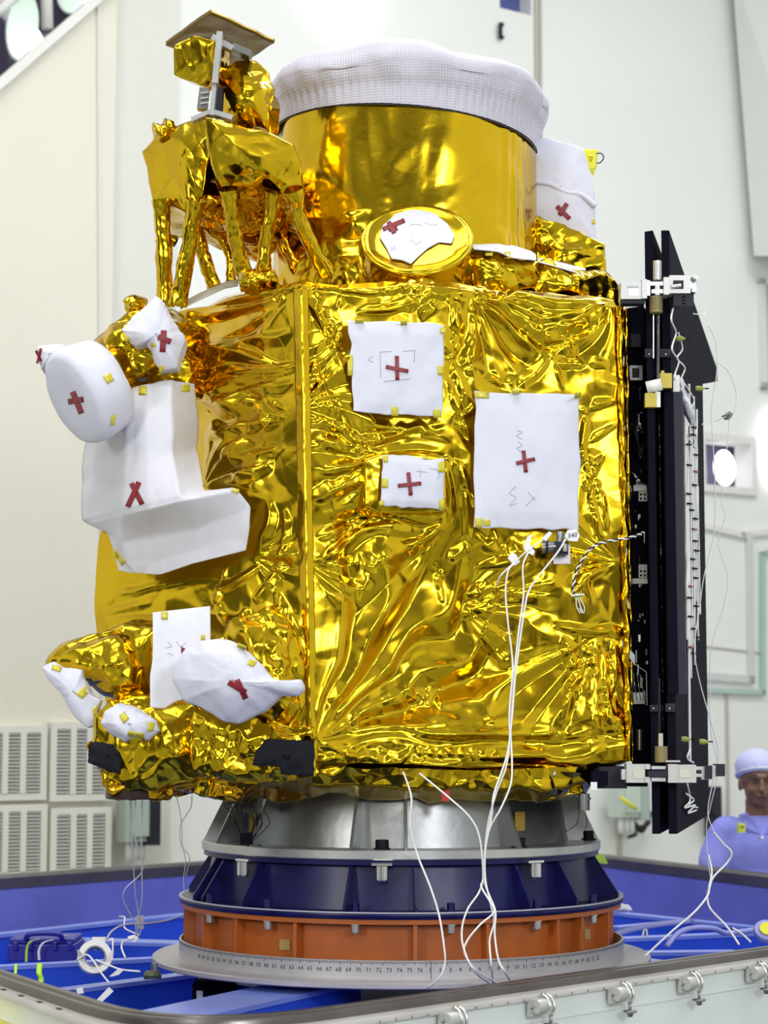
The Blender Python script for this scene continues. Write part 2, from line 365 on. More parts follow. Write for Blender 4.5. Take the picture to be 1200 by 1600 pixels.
# four louvred vents, lower left
slat_m = mat('vent_slats', (.52, .51, .49), .5); gap_m = mat('vent_dark', (.07, .065, .06), .7); vent_fr = mat('vent_frame', (.72, .71, .65), .5)
def vent(px0, px1, py0, py1, label):
    p0, p1 = uof(A_L, px0, (py0 + py1) / 2, offL + .03), uof(A_L, px1, (py0 + py1) / 2, offL + .03)
    zt, zb = uof(A_L, (px0 + px1) / 2, py0, offL + .03)[1], uof(A_L, (px0 + px1) / 2, py1, offL + .03)[1]
    u0, u1 = p0[0], p1[0]
    t = empty('louvred_vent', wall_pt(A_L, u0, zb, 0), label, 'vent', 'louvred vents low on the cream wall')
    mb = MB(); wall_box(mb, A_L, u0, u1, zb, zt, 0, .006); mb.build('backing', gap_m, t, smooth=False)
    fr = .035; mb = MB()
    for q in ((u0 - fr, u1 + fr, zb - fr, zb), (u0 - fr, u1 + fr, zt, zt + fr), (u0 - fr, u0, zb, zt), (u1, u1 + fr, zb, zt)):
        wall_box(mb, A_L, *q, 0, .045)
    mb.build('vent_frame', vent_fr, t, smooth=False)
    for j in (1, 2):
        uc = u0 + (u1 - u0) * j / 3; mb = MB(); wall_box(mb, A_L, uc - .016, uc + .016, zb, zt, .006, .05); mb.build('divider', vent_fr, t, smooth=False)
    n = int((py1 - py0) / 5.4); mb = MB()
    for i in range(n):
        z = zb + (zt - zb) * (i + .5) / n; h = (zt - zb) / n
        V = [wall_pt(A_L, u, zz, d) for (zz, d) in ((z - .24 * h, .040), (z + .24 * h, .03)) for u, dd in ((u0, 0), (u1, 0))]
        V += [v + np.array([0, 0, .004]) + WN * .004 for v in V]
        mb.add(V, [[0, 1, 3, 2], [4, 6, 7, 5], [0, 4, 5, 1], [2, 3, 7, 6]])
    mb.build('slats', slat_m, t, kind='stuff', smooth=False)
vent(-22, 62, 1145, 1240, 'louvred wall vent at the left edge, upper row')
vent(87, 163, 1139, 1241, 'louvred wall vent of the upper row, the one nearer the spacecraft')
vent(-22, 62, 1268, 1362, 'louvred wall vent at the left edge, lower row just above the blue tray')
vent(87, 163, 1272, 1356, 'louvred wall vent of the lower row, the one nearer the spacecraft')
# electrical boxes on the wall
def ebox(px0, px1, py0, py1, m, label, extra):
    u0, z1 = uof(A_M, px0, py0, .2); u1, z0 = uof(A_M, px1, py1, .2)
    t = empty('junction_box', wall_pt(A_M, u0, z0, .1), label, 'electrical box')
    mb = MB(); wall_box(mb, A_M, u0, u1, z0, z1, .12, .24); mb.build('box_body', m, t, smooth=False)
    mb = MB(); wall_box(mb, A_M, u0 + .03, u1 - (u1 - u0) * .3, z0 + .03, z1 - .03, .24, .26); mb.build('box_door', m, t, smooth=False)
    mb = MB(); wall_box(mb, A_M, u1 - .06, u1 + .01, z0 - .02, z1 + .02, .115, .26); mb.build('cable_channel', black_soft if extra else green_g, t, smooth=False)
    for k in range(3):
        uu = u0 + (u1 - u0) * (.3 + .2 * k); mb = MB(); mb.tube([wall_pt(A_M, uu, z0 + .01, .17), wall_pt(A_M, uu, z0 - .1, .17)], .02, 8); mb.build('cable_gland', white_pl, t)
ebox(192, 240, 1235, 1314, green_g, 'grey-green junction box on the wall left of the adapter rings, below the gold', True)
ebox(962, 1004, 1222, 1276, mat('pale_green_box', (.55, .62, .56), .5), 'pale green junction box on the wall between the gold body and the black panels', False)
mb = MB(); mb.tube(spline([Wp(1012, 1255, .1), Wp(1014, 1285, .15), Wp(1000, 1292, .15), Wp(985, 1290, .1), Wp(993, 1303, .1), Wp(982, 1308, .1)], 8), .012, 6)
mb.tube(spline([Wp(1018, 1270, .1), Wp(1003, 1298, .12), Wp(990, 1285, .12)], 8), .016, 6)
mb.build('loose_cable', wireb, label='tangle of dark cables on the wall left of the black panels\' foot', cat='cable')
mb = MB(); mb.box(Wp(1114, 1268, .1), (.10, .10, .32)); mb.tube([Wp(1114, 1268, .1), Wp(1121, 1268, .2)], .03, 8)
mb.build('door_lock', black_soft, label='black wall-mounted door handle behind the person in lavender', cat='door handle', smooth=False)
# ================================================================ container tray
ZL = ZREF - .70                    # height of the tray's lip
fl, fr = G(200, 1583, ZL), G(0, 1519, ZL)
f1 = [G(0, 1519, ZL), G(200, 1584, ZL)]; f2 = [G(700, 1549, ZL), G(1200, 1480, ZL)]
b1 = [G(0, 1367, ZL), G(300, 1347, ZL)]; b2 = [G(930, 1334, ZL), G(1200, 1365, ZL)]
def inter(l, m):
    p, q = l[0][:2], l[1][:2] - l[0][:2]; r, s = m[0][:2], m[1][:2] - m[0][:2]
    t = np.linalg.solve(np.array([q, -s]).T, r - p)[0]; return p + q * t
Cf, Cl, Cb, Cr = inter(f1, f2), inter(f1, b1), inter(b1, b2), inter(b2, f2)
def ring2(C4, rad, n=10):        # rounded corners
    out = []
    for i in range(4):
        p, a, b = C4[i], C4[i - 1], C4[(i + 1) % 4]
        da = (a - p) / np.linalg.norm(a - p); db = (b - p) / np.linalg.norm(b - p)
        s, e = p + da * rad, p + db * rad
        for t in np.linspace(0, 1, n): out.append((1 - t) ** 2 * s + 2 * t * (1 - t) * p + t * t * e)
    return np.array(out)
def offs(C4, d):                 # grow the outline outwards
    out = []
    n = len(C4)
    for i in range(n):
        p, a, b = C4[i], C4[i - 1], C4[(i + 1) % n]
        e1 = (p - a) / np.linalg.norm(p - a); e2 = (b - p) / np.linalg.norm(b - p)
        n1 = np.array([e1[1], -e1[0]]); n2 = np.array([e2[1], -e2[0]]); k = n1 + n2; k = k / (k @ n1) if abs(k @ n1) > 1e-6 else n1
        out.append(p + k * d)
    return np.array(out)
C4 = np.array([Cf, Cr, Cb, Cl])
area2 = sum(C4[i][0] * C4[(i + 1) % 4][1] - C4[(i + 1) % 4][0] * C4[i][1] for i in range(4))
sg = 1 if area2 > 0 else -1
def loop_sweep(prof, rad=.42):   # prof: (outward offset, height)
    V = []
    for d, z in prof:
        r = ring2(offs(C4, d * sg), rad + d, 10); V.append(np.c_[r, np.full(len(r), z)])
    m = len(V[0]); k = len(prof)
    Fc = [[i * m + j, i * m + (j + 1) % m, (i + 1) * m + (j + 1) % m, (i + 1) * m + j] for i in range(k - 1) for j in range(m)]
    return np.concatenate(V), Fc
tray = empty('transport_container', (*((Cf + Cb) / 2), .55), 'large rectangular spacecraft container base, blue inside, white outside, with a metal lip', 'container')
rail_m = mat('dull_lip_metal', (.17, .155, .15), .3, .8, var=.3, vscale=5)
rail_l = mat('pale_lip_metal', (.62, .60, .59), .3, .4, var=.2, vscale=5)
V, Fc = loop_sweep([(-.03, ZL - .055), (-.03, ZL - .012), (-.022, ZL), (-.004, ZL), (0, ZL - .008), (.012, ZL - .008), (.016, ZL), (.030, ZL), (.034, ZL - .008), (.034, ZL - .05)])
mk('lip_rail', V, Fc, rail_m, tray, sharp=30)
V, Fc = loop_sweep([(.034, ZL - .018), (.060, ZL - .020), (.063, ZL - .026), (.063, ZL - .034), (.04, ZL - .036)])
mk('lip_ledge', V, Fc, rail_l, tray, sharp=30, label='pale metal ledge under the lip')
V, Fc = loop_sweep([(-.028, ZL - .05), (-.02, ZL - .30), (-.02, ZL - .78)])
mk('inner_wall', V, Fc, blue_in, tray, sharp=40, label='blue inner wall')
outer = mat('white_container_paint', (.70, .74, .73), .4, var=.12, vscale=5)
V, Fc = loop_sweep([(.05, ZL - .034), (.05, ZL - .075), (.054, ZL - .078), (.054, ZL - .084), (.05, ZL - .087), (.05, ZL - .20), (.062, ZL - .205), (.062, ZL - .215), (.05, ZL - .22), (.05, ZL - .36), (.062, ZL - .365), (.062, ZL - .38), (.05, ZL - .385), (.05, ZL - .80)])
mk('outer_wall', V, Fc, outer, tray, sharp=30, label='white outer wall with raised ribs')
V, Fc = loop_sweep([(.05, ZL - .80)]); m_ = len(V)
V2 = V.copy(); V2[:, 2] = ZL - .74
mk('tray_floor', np.r_[V, V2], [list(range(m_))[::-1], list(range(m_, 2 * m_))] + [[i, (i + 1) % m_, m_ + (i + 1) % m_, m_ + i] for i in range(m_)], blue, tray, smooth=False)
# stand carrying the container
for p in C4:
    q = (Cf + Cb) / 2 + (p - (Cf + Cb) / 2) * .8
    MB().box((q[0], q[1], (ZL - .8) / 2), (.2, .2, ZL - .8)).build('foot', blue, tray, smooth=False)
# yellow block on the left outer side
e = (f1[1] - f1[0]); e[2] = 0; e /= np.linalg.norm(e); nrm = np.array([e[1], -e[0], 0.]);
if nrm[1] > 0: nrm = -nrm
c = G(-40, 1540, ZL - .1) + nrm * .10
mb = MB().box(G(0, 1519, ZL) + nrm * .10 + e * (-.02) + np.array([0, 0, -.20]), (.62, .10, .22), ax=[e, -nrm, [0, 0, 1]])
mb.build('bumper', yellow, tray, smooth=False, label='yellow block on the outer side')
# slots and bolts in the left ledge
for k in range(5):
    c = G(0, 1519, ZL) + nrm * .058 + e * (.05 + .12 * k) + np.array([0, 0, -.0195])
    MB().box(c + nrm * -.010, (.022, .008, .004), ax=[e, -nrm, [0, 0, 1]]).build('slot', black_soft, tray, smooth=False)
# latches along the right front side
e2 = f2[1] - f2[0]; e2[2] = 0; e2 /= np.linalg.norm(e2); n2 = np.array([e2[1], -e2[0], 0.])
if n2[1] > 0: n2 = -n2
Z3 = np.array([0, 0, 1.])
def on_lip(px):                  # point of the right front lip line under a pixel column
    dx, vy, _ = ray(px, 1500); p, d = f2[0][:2], e2[:2]
    t = (dx * p[1] - vy * p[0]) / (vy * d[0] - dx * d[1]); return np.array([p[0] + t * d[0], p[1] + t * d[1], ZL])
for px in (668, 806, 931, 1040, 1146):
    b = on_lip(px) + n2 * .05
    t = empty('latch', b + Z3 * -.15, parent=tray)
    MB().box(b + Z3 * -.048 + n2 * .012, (.060, .010, .040), ax=[e2, -n2, Z3]).build('latch_plate', white_metal, t, smooth=False)
    mb = MB(); ax = np.array([Z3, n2, e2])
    mb.lathe([(.001, -.016), (.015, -.016), (.017, -.011), (.017, .011), (.015, .016), (.001, .016)], b + Z3 * -.046 + n2 * .026 - e2 * .006, 18, ax=ax)
    mb.build('roller', white_metal, t, sharp=40)
    h = b + e2 * .018
    for sd in (-1, 1):
        mb = MB(); mb.tube(spline([h + e2 * .007 * sd + Z3 * -.022 + n2 * .016, h + e2 * .007 * sd + Z3 * -.030 + n2 * .034, h + e2 * .007 * sd + Z3 * -.050 + n2 * .042, h + e2 * .004 * sd + Z3 * -.068 + n2 * .036], 4), .0035, 8); mb.build('hook', steel, t)
    for sd in (-1, 1): MB().lathe([(.001, .004), (.0035, .003), (.004, 0)], b + Z3 * -.048 + e2 * .025 * sd + n2 * .017, 10, ax=frame(n2)).build('bolt', alu_dark, t)
    mb = MB(); mb.tube([h + Z3 * -.060 + n2 * .036, h + Z3 * -.098 + n2 * .036], .0035, 8); mb.build('screw', alu_dark, t)
    mb = MB(); mb.lathe([(.001, .004), (.016, .003), (.017, -.001), (.008, -.004), (.006, -.012), (.001, -.012)], h + Z3 * -.088 + n2 * .036, 18); mb.build('wing_nut', alu_dark, t)
for k in range(26):              # small rivets under the ledge
    b = on_lip(560 + k * 25) + n2 * .064
    MB().lathe([(.001, .002), (.003, .001), (.0032, 0)], b + Z3 * -.030, 8, ax=frame(n2)).build('rivet', alu_dark, tray)

# ================================================================ cruciform frame of blue beams in the tray
AX = np.array([.048, 5.07 * DK, 0.])
ZB = ZREF - .80
beams = empty('support_frame', (AX[0], AX[1], ZL - .74), 'bright blue steel beams radiating under the round aluminium turntable plate', 'frame')
def beam(p0, p1, w, h, m=blue, capm=blue_hi):
    p0, p1 = np.asarray(p0, float), np.asarray(p1, float); d = p1 - p0; L = np.linalg.norm(d); d /= L
    s = np.cross(Z3, d); s /= np.linalg.norm(s); u = np.cross(d, s)
    mb = MB(); mb.box((p0 + p1) / 2 - u * h / 2, (L, w, h), ax=[d, s, u]); o = mb.build('beam', m, beams, smooth=False)
    MB().box((p0 + p1) / 2 + u * .004, (L, w + .012, .012), ax=[d, s, u]).build('flange', capm, o, smooth=False)
z1 = ZREF - .86
def g(px, py, z=z1): return G(px, py, z)
beam(g(-60, 1469), g(292, 1431), .05, .35)
beam(g(-60, 1466, z1 - .02), g(300, 1477, z1 - .02), .10, .40)
beam(g(-60, 1517), g(275, 1499), .04, .30)
beam(g(60, 1556), g(330, 1521), .05, .30)
beam(g(215, 1602, z1 + .07), g(520, 1535, z1 + .07), .17, .36)
beam(g(330, 1535), g(900, 1535), .10, .22)
beam(g(955, 1428), g(1180, 1452), .05, .35)
beam(g(960, 1452), g(1080, 1441), .04, .35)
beam(g(960, 1470, z1), g(1260, 1457, z1), .05, .35)
beam(g(960, 1492), g(1150, 1490), .05, .3)
beam(g(520, 1545), g(1000, 1500), .3, .25)
MB().box((AX[0], AX[1], ZB - .25), (.8, .8, .45), rz=R(38)).build('hub', blue, beams, smooth=False)
for px, py in ((466, 1549), (466, 1577), (312, 1531)):
    c = G(px, py, z1 - .01); MB().lathe([(.001, .012), (.010, .010), (.012, 0)], c, 12, ax=frame((0, -1, .1))).build('bolt', alu_dark, beams)
# ================================================================ rings under the spacecraft
def ring(name, prof, m, label, seg=160, cat='ring', sharp=30):
    t = empty(name, (AX[0], AX[1], prof[0][1]), label, cat); return t
zp = ZREF - .745
pl = empty('turntable_plate', (AX[0], AX[1], zp - .03), 'round matte aluminium plate below the orange ring', 'plate')
MB().lathe([(.50, zp - .016), (.688, zp - .016), (.692, zp - .013), (.692, zp - .003), (.688, zp), (.50, zp)], (AX[0], AX[1], 0), 160, closed=True).build('disc', plate_m, pl, sharp=30)
A0 = np.array([AX[0], AX[1], 0.])
def zc(d): return ZREF - d
scale = empty('scale_ring', (AX[0], AX[1], zp), 'aluminium band engraved with a degree scale standing on the round plate', 'ring')
RS = .618
MB().lathe([(RS, zp), (RS, zc(.700)), (RS - .006, zc(.699)), (RS - .006, zp)], A0, 192, closed=True).build('band', mat('scale_aluminium', (.50, .49, .50), .42, .4, var=.15, vscale=5), scale, sharp=30)
# orange ring
og = empty('orange_ring', (AX[0], AX[1], zp), 'orange painted steel ring with ribs standing inside the engraved scale band', 'ring')
MB().lathe([(.575, zp), (.575, zc(.612)), (.560, zc(.612)), (.560, zp)], A0, 160, closed=True).build('ring_wall', orange, og, sharp=30)
MB().lathe([(.55, zc(.612)), (.612, zc(.612)), (.612, zc(.600)), (.55, zc(.600))], A0, 160, closed=True).build('top_flange', orange, og, sharp=30)
MB().lathe([(.55, zp + .001), (.606, zp + .001), (.606, zp + .012), (.55, zp + .012)], A0, 160, closed=True).build('bottom_flange', orange, og, sharp=30)
def gusset(ang, r0, ztop, zbot, r1t, r1b, th, m, par, name='rib', notch=0.0):
    c, s = cos(ang), sin(ang); e = np.array([c, s, 0]); n = np.array([-s, c, 0]) * th / 2
    pts = [(r0, zbot), (r1b, zbot), (r1b, zbot + notch), (r1t, ztop), (r0, ztop)]
    V = [A0 + e * r + np.array([0, 0, z]) + sgn * n for sgn in (-1, 1) for r, z in pts]; k = len(pts)
    return mk(name, V, [list(range(k)), list(range(k, 2 * k))[::-1]] + [[i, k + i, k + (i + 1) % k, (i + 1) % k] for i in range(k)], m, par, smooth=False)
def angpx(px, r):                # angle of the near side point of radius r under a pixel column
    k = (px - 600) / F; lo, hi = -pi + .01, -.01
    best = min(np.linspace(lo, hi, 4000), key=lambda a: abs((AX[0] + r * cos(a)) / (AX[1] + r * sin(a)) - k)); return float(best)
for px in (292, 322, 372, 463, 648, 760, 868, 905, 945):
    gusset(angpx(px, .606), .57, zc(.612), zp, .606, .606, .010, orange, og)
for k in range(14): gusset(.12 + (pi - .24) * k / 13, .57, zc(.612), zp, .606, .606, .010, orange, og)
# blue ring
bl = empty('blue_ring', (AX[0], AX[1], zc(.60)), 'dark navy painted conical ring with gussets between the silver and the orange rings', 'ring')
MB().lathe([(.555, zc(.598)), (.525, zc(.46)), (.50, zc(.46)), (.50, zc(.598))], A0, 160, closed=True).build('ring_wall', navy, bl, sharp=30)
MB().lathe([(.50, zc(.5985)), (.617, zc(.5985)), (.619, zc(.593)), (.619, zc(.586)), (.617, zc(.582)), (.50, zc(.582))], A0, 192, closed=True).build('bottom_flange', navy, bl, sharp=30)
MB().lathe([(.612, zc(.5815)), (.6195, zc(.5815)), (.6195, zc(.584)), (.612, zc(.584))], A0, 192, closed=True).build('worn_edge', chip, bl, sharp=30, label='bare metal edge worn through the navy paint')
MB().lathe([(.50, zc(.458)), (.552, zc(.458)), (.552, zc(.470)), (.50, zc(.470))], A0, 160, closed=True).build('top_flange', navy, bl, sharp=30)
for px in (312, 325, 385, 540, 650, 822, 893, 955):
    o = gusset(angpx(px, .60), .50, zc(.47), zc(.582), .545, .610, .007, navy, bl, notch=.012)
for k in range(10): gusset(.15 + (pi - .3) * k / 9, .50, zc(.47), zc(.582), .545, .610, .010, navy, bl, notch=.012)
# silver ring
sv = empty('silver_adapter_ring', (AX[0], AX[1], zc(.455)), 'silver machined cone adapter with gussets directly under the gold body', 'ring')
MB().lathe([(.47, zc(.44)), (.445, zc(.30)), (.435, zc(.24)), (.42, zc(.24)), (.42, zc(.44))], A0, 160, closed=True).build('ring_wall', alu_dark, sv, sharp=30)
MB().lathe([(.44, zc(.457)), (.556, zc(.457)), (.558, zc(.454)), (.558, zc(.434)), (.556, zc(.432)), (.44, zc(.432))], A0, 192, closed=True).build('flange', alu, sv, sharp=30)
MB().lathe([(.40, zc(.255)), (.46, zc(.255)), (.46, zc(.225)), (.40, zc(.225))], A0, 160, closed=True).build('top_band', alu_dark, sv, sharp=30)
for px in (330, 352, 404, 552, 634, 803, 925):
    gusset(angpx(px, .53), .43, zc(.262), zc(.432), .470, .553, .008, alu_dark, sv)
for k in range(10): gusset(.15 + (pi - .3) * k / 9, .43, zc(.262), zc(.432), .470, .553, .010, alu_dark, sv)
def bolt(px, r, z, m, par, rad, h, name, hexa=True, washer=True, up=True, group=None):
    a = angpx(px, r); c = A0 + np.array([r * cos(a), r * sin(a), z]); s = 1 if up else -1
    mb = MB()
    if washer: mb.lathe([(.001, 0), (rad * 1.25, 0), (rad * 1.25, s * .004), (.001, s * .004)], c, 20)
    mb.lathe([(.001, 0), (rad, 0), (rad, s * h * .9), (rad * .9, s * h), (.001, s * h)], c, 6 if hexa else 20)
    return mb.build(name, m, par, smooth=False)
for px in (400, 597, 808, 921): bolt(px, .525, zc(.432), blktape, sv, .017, .025, 'bolt')
for px in (383, 597, 833): 
    bolt(px, .575, zc(.470), steel, bl, .0155, .038, 'spacer', hexa=False, washer=False, up=False)
    a = angpx(px, .575); c = A0 + np.array([.565 * cos(a), .565 * sin(a), zc(.466)]); MB().box(c, (.052, .030, .006), rz=a + pi / 2).build('washer_plate', steel, bl, smooth=False)
for px in (333, 422, 556, 703, 835, 921): bolt(px, .600, zc(.612), alu, og, .010, .022, 'nut', hexa=False, up=False)
for px in (333, 422, 556, 703, 835, 921): bolt(px, .600, zc(.582), navy, bl, .010, .022, 'bolt')
for px, py, m in ((405, 1290, orange), (803, 1286, orange)):   # small orange stickers on the silver ring
    a = angpx(px, .45); c = A0 + np.array([.466 * cos(a), .466 * sin(a), zat(py, (AX[1] - .45) / DK)])
    MB().box(c, (.036, .003, .05), rz=a + pi / 2).build('sticker', mat('orange_sticker', (.40, .24, .03), .5), sv, smooth=False)
for px, py, par, r in ((448, 1480, og, .577), (912, 1475, og, .577)):
    a = angpx(px, r); c = A0 + np.array([r * cos(a), r * sin(a), zat(py, (AX[1] - r * .95) / DK)])
    MB().box(c, (.032, .002, .026), rz=a + pi / 2).build('tape', mat('brown_tape', (.38, .27, .09), .5), par, smooth=False)
# engraved scale: ticks and figures, raised a hair on the band
def on_band(ang, z, r=RS + .0006): return A0 + np.array([r * cos(ang), r * sin(ang), z])
ticks = MB(); nt_ = 360
for i in range(nt_):
    a = -pi + pi * (i + .5) / nt_; L = .009 if i % 10 == 0 else (.007 if i % 5 == 0 else .005)
    zt_ = zc(.7015); w = .0010 / RS
    V = [on_band(a - w, zt_), on_band(a + w, zt_), on_band(a + w, zt_ - L), on_band(a - w, zt_ - L)]
    ticks.add(V, [[0, 1, 2, 3]])
ticks.build('scale_marks', ink_dark, scale, kind='stuff', smooth=False)
def text_mesh(s, size):
    cu = bpy.data.curves.new('t', 'FONT'); cu.body = s; cu.size = size; cu.align_x = 'CENTER'; cu.align_y = 'CENTER'; cu.resolution_u = 2
    ob = bpy.data.objects.new('t', cu); SC.collection.objects.link(ob); dg = bpy.context.evaluated_depsgraph_get()
    me = ob.evaluated_get(dg).to_mesh(); V = np.array([v.co[:] for v in me.vertices]); Fc = [list(p.vertices) for p in me.polygons]
    ob.evaluated_get(dg).to_mesh_clear(); bpy.data.objects.remove(ob); bpy.data.curves.remove(cu); return V, Fc
a75 = angpx(655, RS); da = abs(angpx(640, RS) - angpx(624, RS))
for i in range(-27, 26):
    val = 76 + i if i <= 0 else i
    if i > 22: continue
    a = a75 + da * i
    if a < -pi + .05 or a > -.1: continue
    V, Fc = text_mesh(str(val), .015)
    if len(V) == 0: continue
    W3 = [on_band(a + v[0] / RS, zc(.7225) + v[1]) for v in V]
    mk('figure', W3, Fc, ink_dark, scale, smooth=False)
a = angpx(672, RS); MB().add([on_band(a, zc(.7005)), on_band(a + .002, zc(.7005)), on_band(a + .002, zp), on_band(a, zp)], [[0, 1, 2, 3]]).build('joint', ink_dark, scale, smooth=False)
# ================================================================ crumpled foil and cloth builders
SH = .15                         # the spacecraft stands this much nearer than first measured
P_true = P
def P(px, py, Y): return P_true(px, py, np.asarray(Y, float) - SH)
def rngs(seed): return np.random.RandomState(seed)
def swarp(U, V, lam, amp, seed):
    r = rngs(seed); a = b = 0
    for k in range(4):
        t = r.rand() * 2 * pi; l = lam * (.6 + .9 * r.rand()); q = 2 * pi * (U * cos(t) + V * sin(t)) / l
        a = a + np.sin(q + r.rand() * 6.3); b = b + np.cos(q * 1.1 + r.rand() * 6.3)
    return U + a * amp / 2, V + b * amp / 2
def facets(U, V, lam, seed, K=4, warp=.35, ang=None, spread=pi, sharp=.7):
    r = rngs(seed); U, V = swarp(U, V, lam * 3.1, lam * warp, seed + 50); h = 0
    for k in range(K):
        t = (r.rand() * pi if ang is None else ang + (r.rand() - .5) * spread); l = lam * (.7 + .8 * r.rand())
        q = (U * cos(t) + V * sin(t)) / l + r.rand()
        tri = 1 - 2 * np.abs(q - np.round(q)) * 2
        rid = 1 - 2 * np.abs(np.sin(pi * q))
        h = h + (sharp * tri + (1 - sharp) * rid) * (1 if r.rand() < .5 else -1) * l / lam
    return h / K ** .5
def soft(U, V, lam, seed):
    r = rngs(seed); h = 0
    for k in range(5):
        t = r.rand() * 2 * pi; l = lam * (.6 + .8 * r.rand()); h = h + np.sin(2 * pi * (U * cos(t) + V * sin(t)) / l + r.rand() * 6.3)
    return h / 5 ** .5
def folds(U, V, L):
    U, V = swarp(U, V, 130, 9, 77); U, V = swarp(U, V, 48, 3.2, 78)              # ridges (x0,y0,x1,y1, width at start, at end, height at start, at end [, bow])
    h = np.zeros_like(U)
    for f in L:
        x0, y0, x1, y1, w0, w1, h0, h1 = f[:8]; bow = f[8] if len(f) > 8 else 0
        dx, dy = x1 - x0, y1 - y0; Ln = math.hypot(dx, dy); ex, ey = dx / Ln, dy / Ln
        s = ((U - x0) * ex + (V - y0) * ey) / Ln; d = (U - x0) * -ey + (V - y0) * ex - bow * 4 * s * (1 - s)
        sc = np.clip(s, 0, 1); w = w0 + (w1 - w0) * sc; hh = h0 + (h1 - h0) * sc
        e = np.clip(s / .10, 0, 1) * np.clip((1 - s) / .30, 0, 1); e = e * e * (3 - 2 * e)
        side = np.where(d > 0, 1.0, 1.9)                     # one flank steeper than the other
        a = np.clip(1 - np.abs(d) * side / w, 0, 1)
        h += hh * e * (.25 * a + .75 * a * a)
    return h
class Tin:                       # faceted sheet: random triangles with raised ridge lines through them
    def __init__(s, box, spacing, hr, seed, L=(), mask=None, blur=1, stretch=1.0, ang=0.0):
        from mathutils.geometry import delaunay_2d_cdt
        r = rngs(seed); x0, y0, x1, y1 = box; s.box = box; pts, hs, ridge = [], [], []
        for f in L:
            ax_, ay, bx, by, w0, w1, h0, h1 = f[:8]; bow = f[8] if len(f) > 8 else 0
            Ln = math.hypot(bx - ax_, by - ay); ex, ey = (bx - ax_) / Ln, (by - ay) / Ln; n = max(3, int(Ln / 16)); j = 0
            for t in np.linspace(0, 1, n):
                w = w0 + (w1 - w0) * t; h = (h0 + (h1 - h0) * t) * min(1, t / .12, (1 - t) / .3) if 0 < t < 1 else 0
                j = .7 * j + r.randn() * w * .12; off = bow * 4 * t * (1 - t) + j
                for sd, hh in ((0, h), (-1.0, -.25 * h), (.62, -.25 * h)):
                    o = off + sd * w; q = (ax_ + ex * Ln * t - ey * o, ay + ey * Ln * t + ex * o)
                    if sd == 0: ridge.append((q[0], q[1], w))
                    pts.append(q); hs.append(hh + r.randn() * .12 * abs(h))
        RG = np.array(ridge) if ridge else np.zeros((0, 3))
        ca, sa_ = cos(ang), sin(ang); D = math.hypot(x1 - x0, y1 - y0); cx, cy = (x0 + x1) / 2, (y0 + y1) / 2
        for u in np.arange(-D / 2, D / 2, spacing * stretch):
            for v in np.arange(-D / 2, D / 2, spacing):
                a_, b_ = u + r.randn() * .33 * spacing * stretch, v + r.randn() * .33 * spacing; x, y = cx + a_ * ca - b_ * sa_, cy + a_ * sa_ + b_ * ca
                if not (x0 - 40 < x < x1 + 40 and y0 - 40 < y < y1 + 40): continue
                if len(RG) and (np.hypot(RG[:, 0] - x, RG[:, 1] - y) < RG[:, 2] * 1.1 + 3).any(): continue
                m = 1 if mask is None else float(mask(np.array([x]), np.array([y]))[0]); pts.append((x, y)); hs.append(r.randn() * hr * m)
        for q in ((x0 - 60, y0 - 60), (x1 + 60, y0 - 60), (x1 + 60, y1 + 60), (x0 - 60, y1 + 60)): pts.append(q); hs.append(0)
        res = delaunay_2d_cdt([Vector(q) for q in pts], [], [], 0, 1e-4); co = np.array([v[:] for v in res[0]]); ov = res[3]; hs = np.array(hs)
        hv = np.array([hs[o[0]] if len(o) else 0 for o in ov]); Wd, Ht = int(x1 - x0) + 1, int(y1 - y0) + 1; Im = np.zeros((Ht, Wd))
        for t in res[2]:
            a_, b_, c_ = co[t[0]], co[t[1]], co[t[2]]; lo = np.floor(np.minimum(np.minimum(a_, b_), c_)).astype(int); hi_ = np.ceil(np.maximum(np.maximum(a_, b_), c_)).astype(int)
            xa, xb, ya, yb = max(lo[0], int(x0)), min(hi_[0], int(x1)), max(lo[1], int(y0)), min(hi_[1], int(y1))
            if xa > xb or ya > yb: continue
            X, Y_ = np.meshgrid(np.arange(xa, xb + 1), np.arange(ya, yb + 1)); det = (b_[0] - a_[0]) * (c_[1] - a_[1]) - (c_[0] - a_[0]) * (b_[1] - a_[1])
            if abs(det) < 1e-9: continue
            l1 = ((X - a_[0]) * (c_[1] - a_[1]) - (c_[0] - a_[0]) * (Y_ - a_[1])) / det; l2 = ((b_[0] - a_[0]) * (Y_ - a_[1]) - (X - a_[0]) * (b_[1] - a_[1])) / det
            ok = (l1 >= -1e-6) & (l2 >= -1e-6) & (l1 + l2 <= 1 + 1e-6); z = hv[t[0]] * (1 - l1 - l2) + hv[t[1]] * l1 + hv[t[2]] * l2
            sub = Im[ya - int(y0):yb + 1 - int(y0), xa - int(x0):xb + 1 - int(x0)]; sub[ok] = z[ok]
        for _ in range(blur):
            B_ = np.pad(Im, 1, 'edge'); Im = (B_[:-2, 1:-1] + 2 * B_[1:-1, 1:-1] + B_[2:, 1:-1]) / 4; B_ = np.pad(Im, 1, 'edge'); Im = (B_[1:-1, :-2] + 2 * B_[1:-1, 1:-1] + B_[1:-1, 2:]) / 4
        s.Im = Im
    def __call__(s, U, V):
        x = np.clip(U - s.box[0], 0, s.Im.shape[1] - 1.001); y = np.clip(V - s.box[1], 0, s.Im.shape[0] - 1.001); i = x.astype(int); j = y.astype(int); a_ = x - i; b_ = y - j; I = s.Im
        return I[j, i] * (1 - a_) * (1 - b_) + I[j, i + 1] * a_ * (1 - b_) + I[j + 1, i] * (1 - a_) * b_ + I[j + 1, i + 1] * a_ * b_
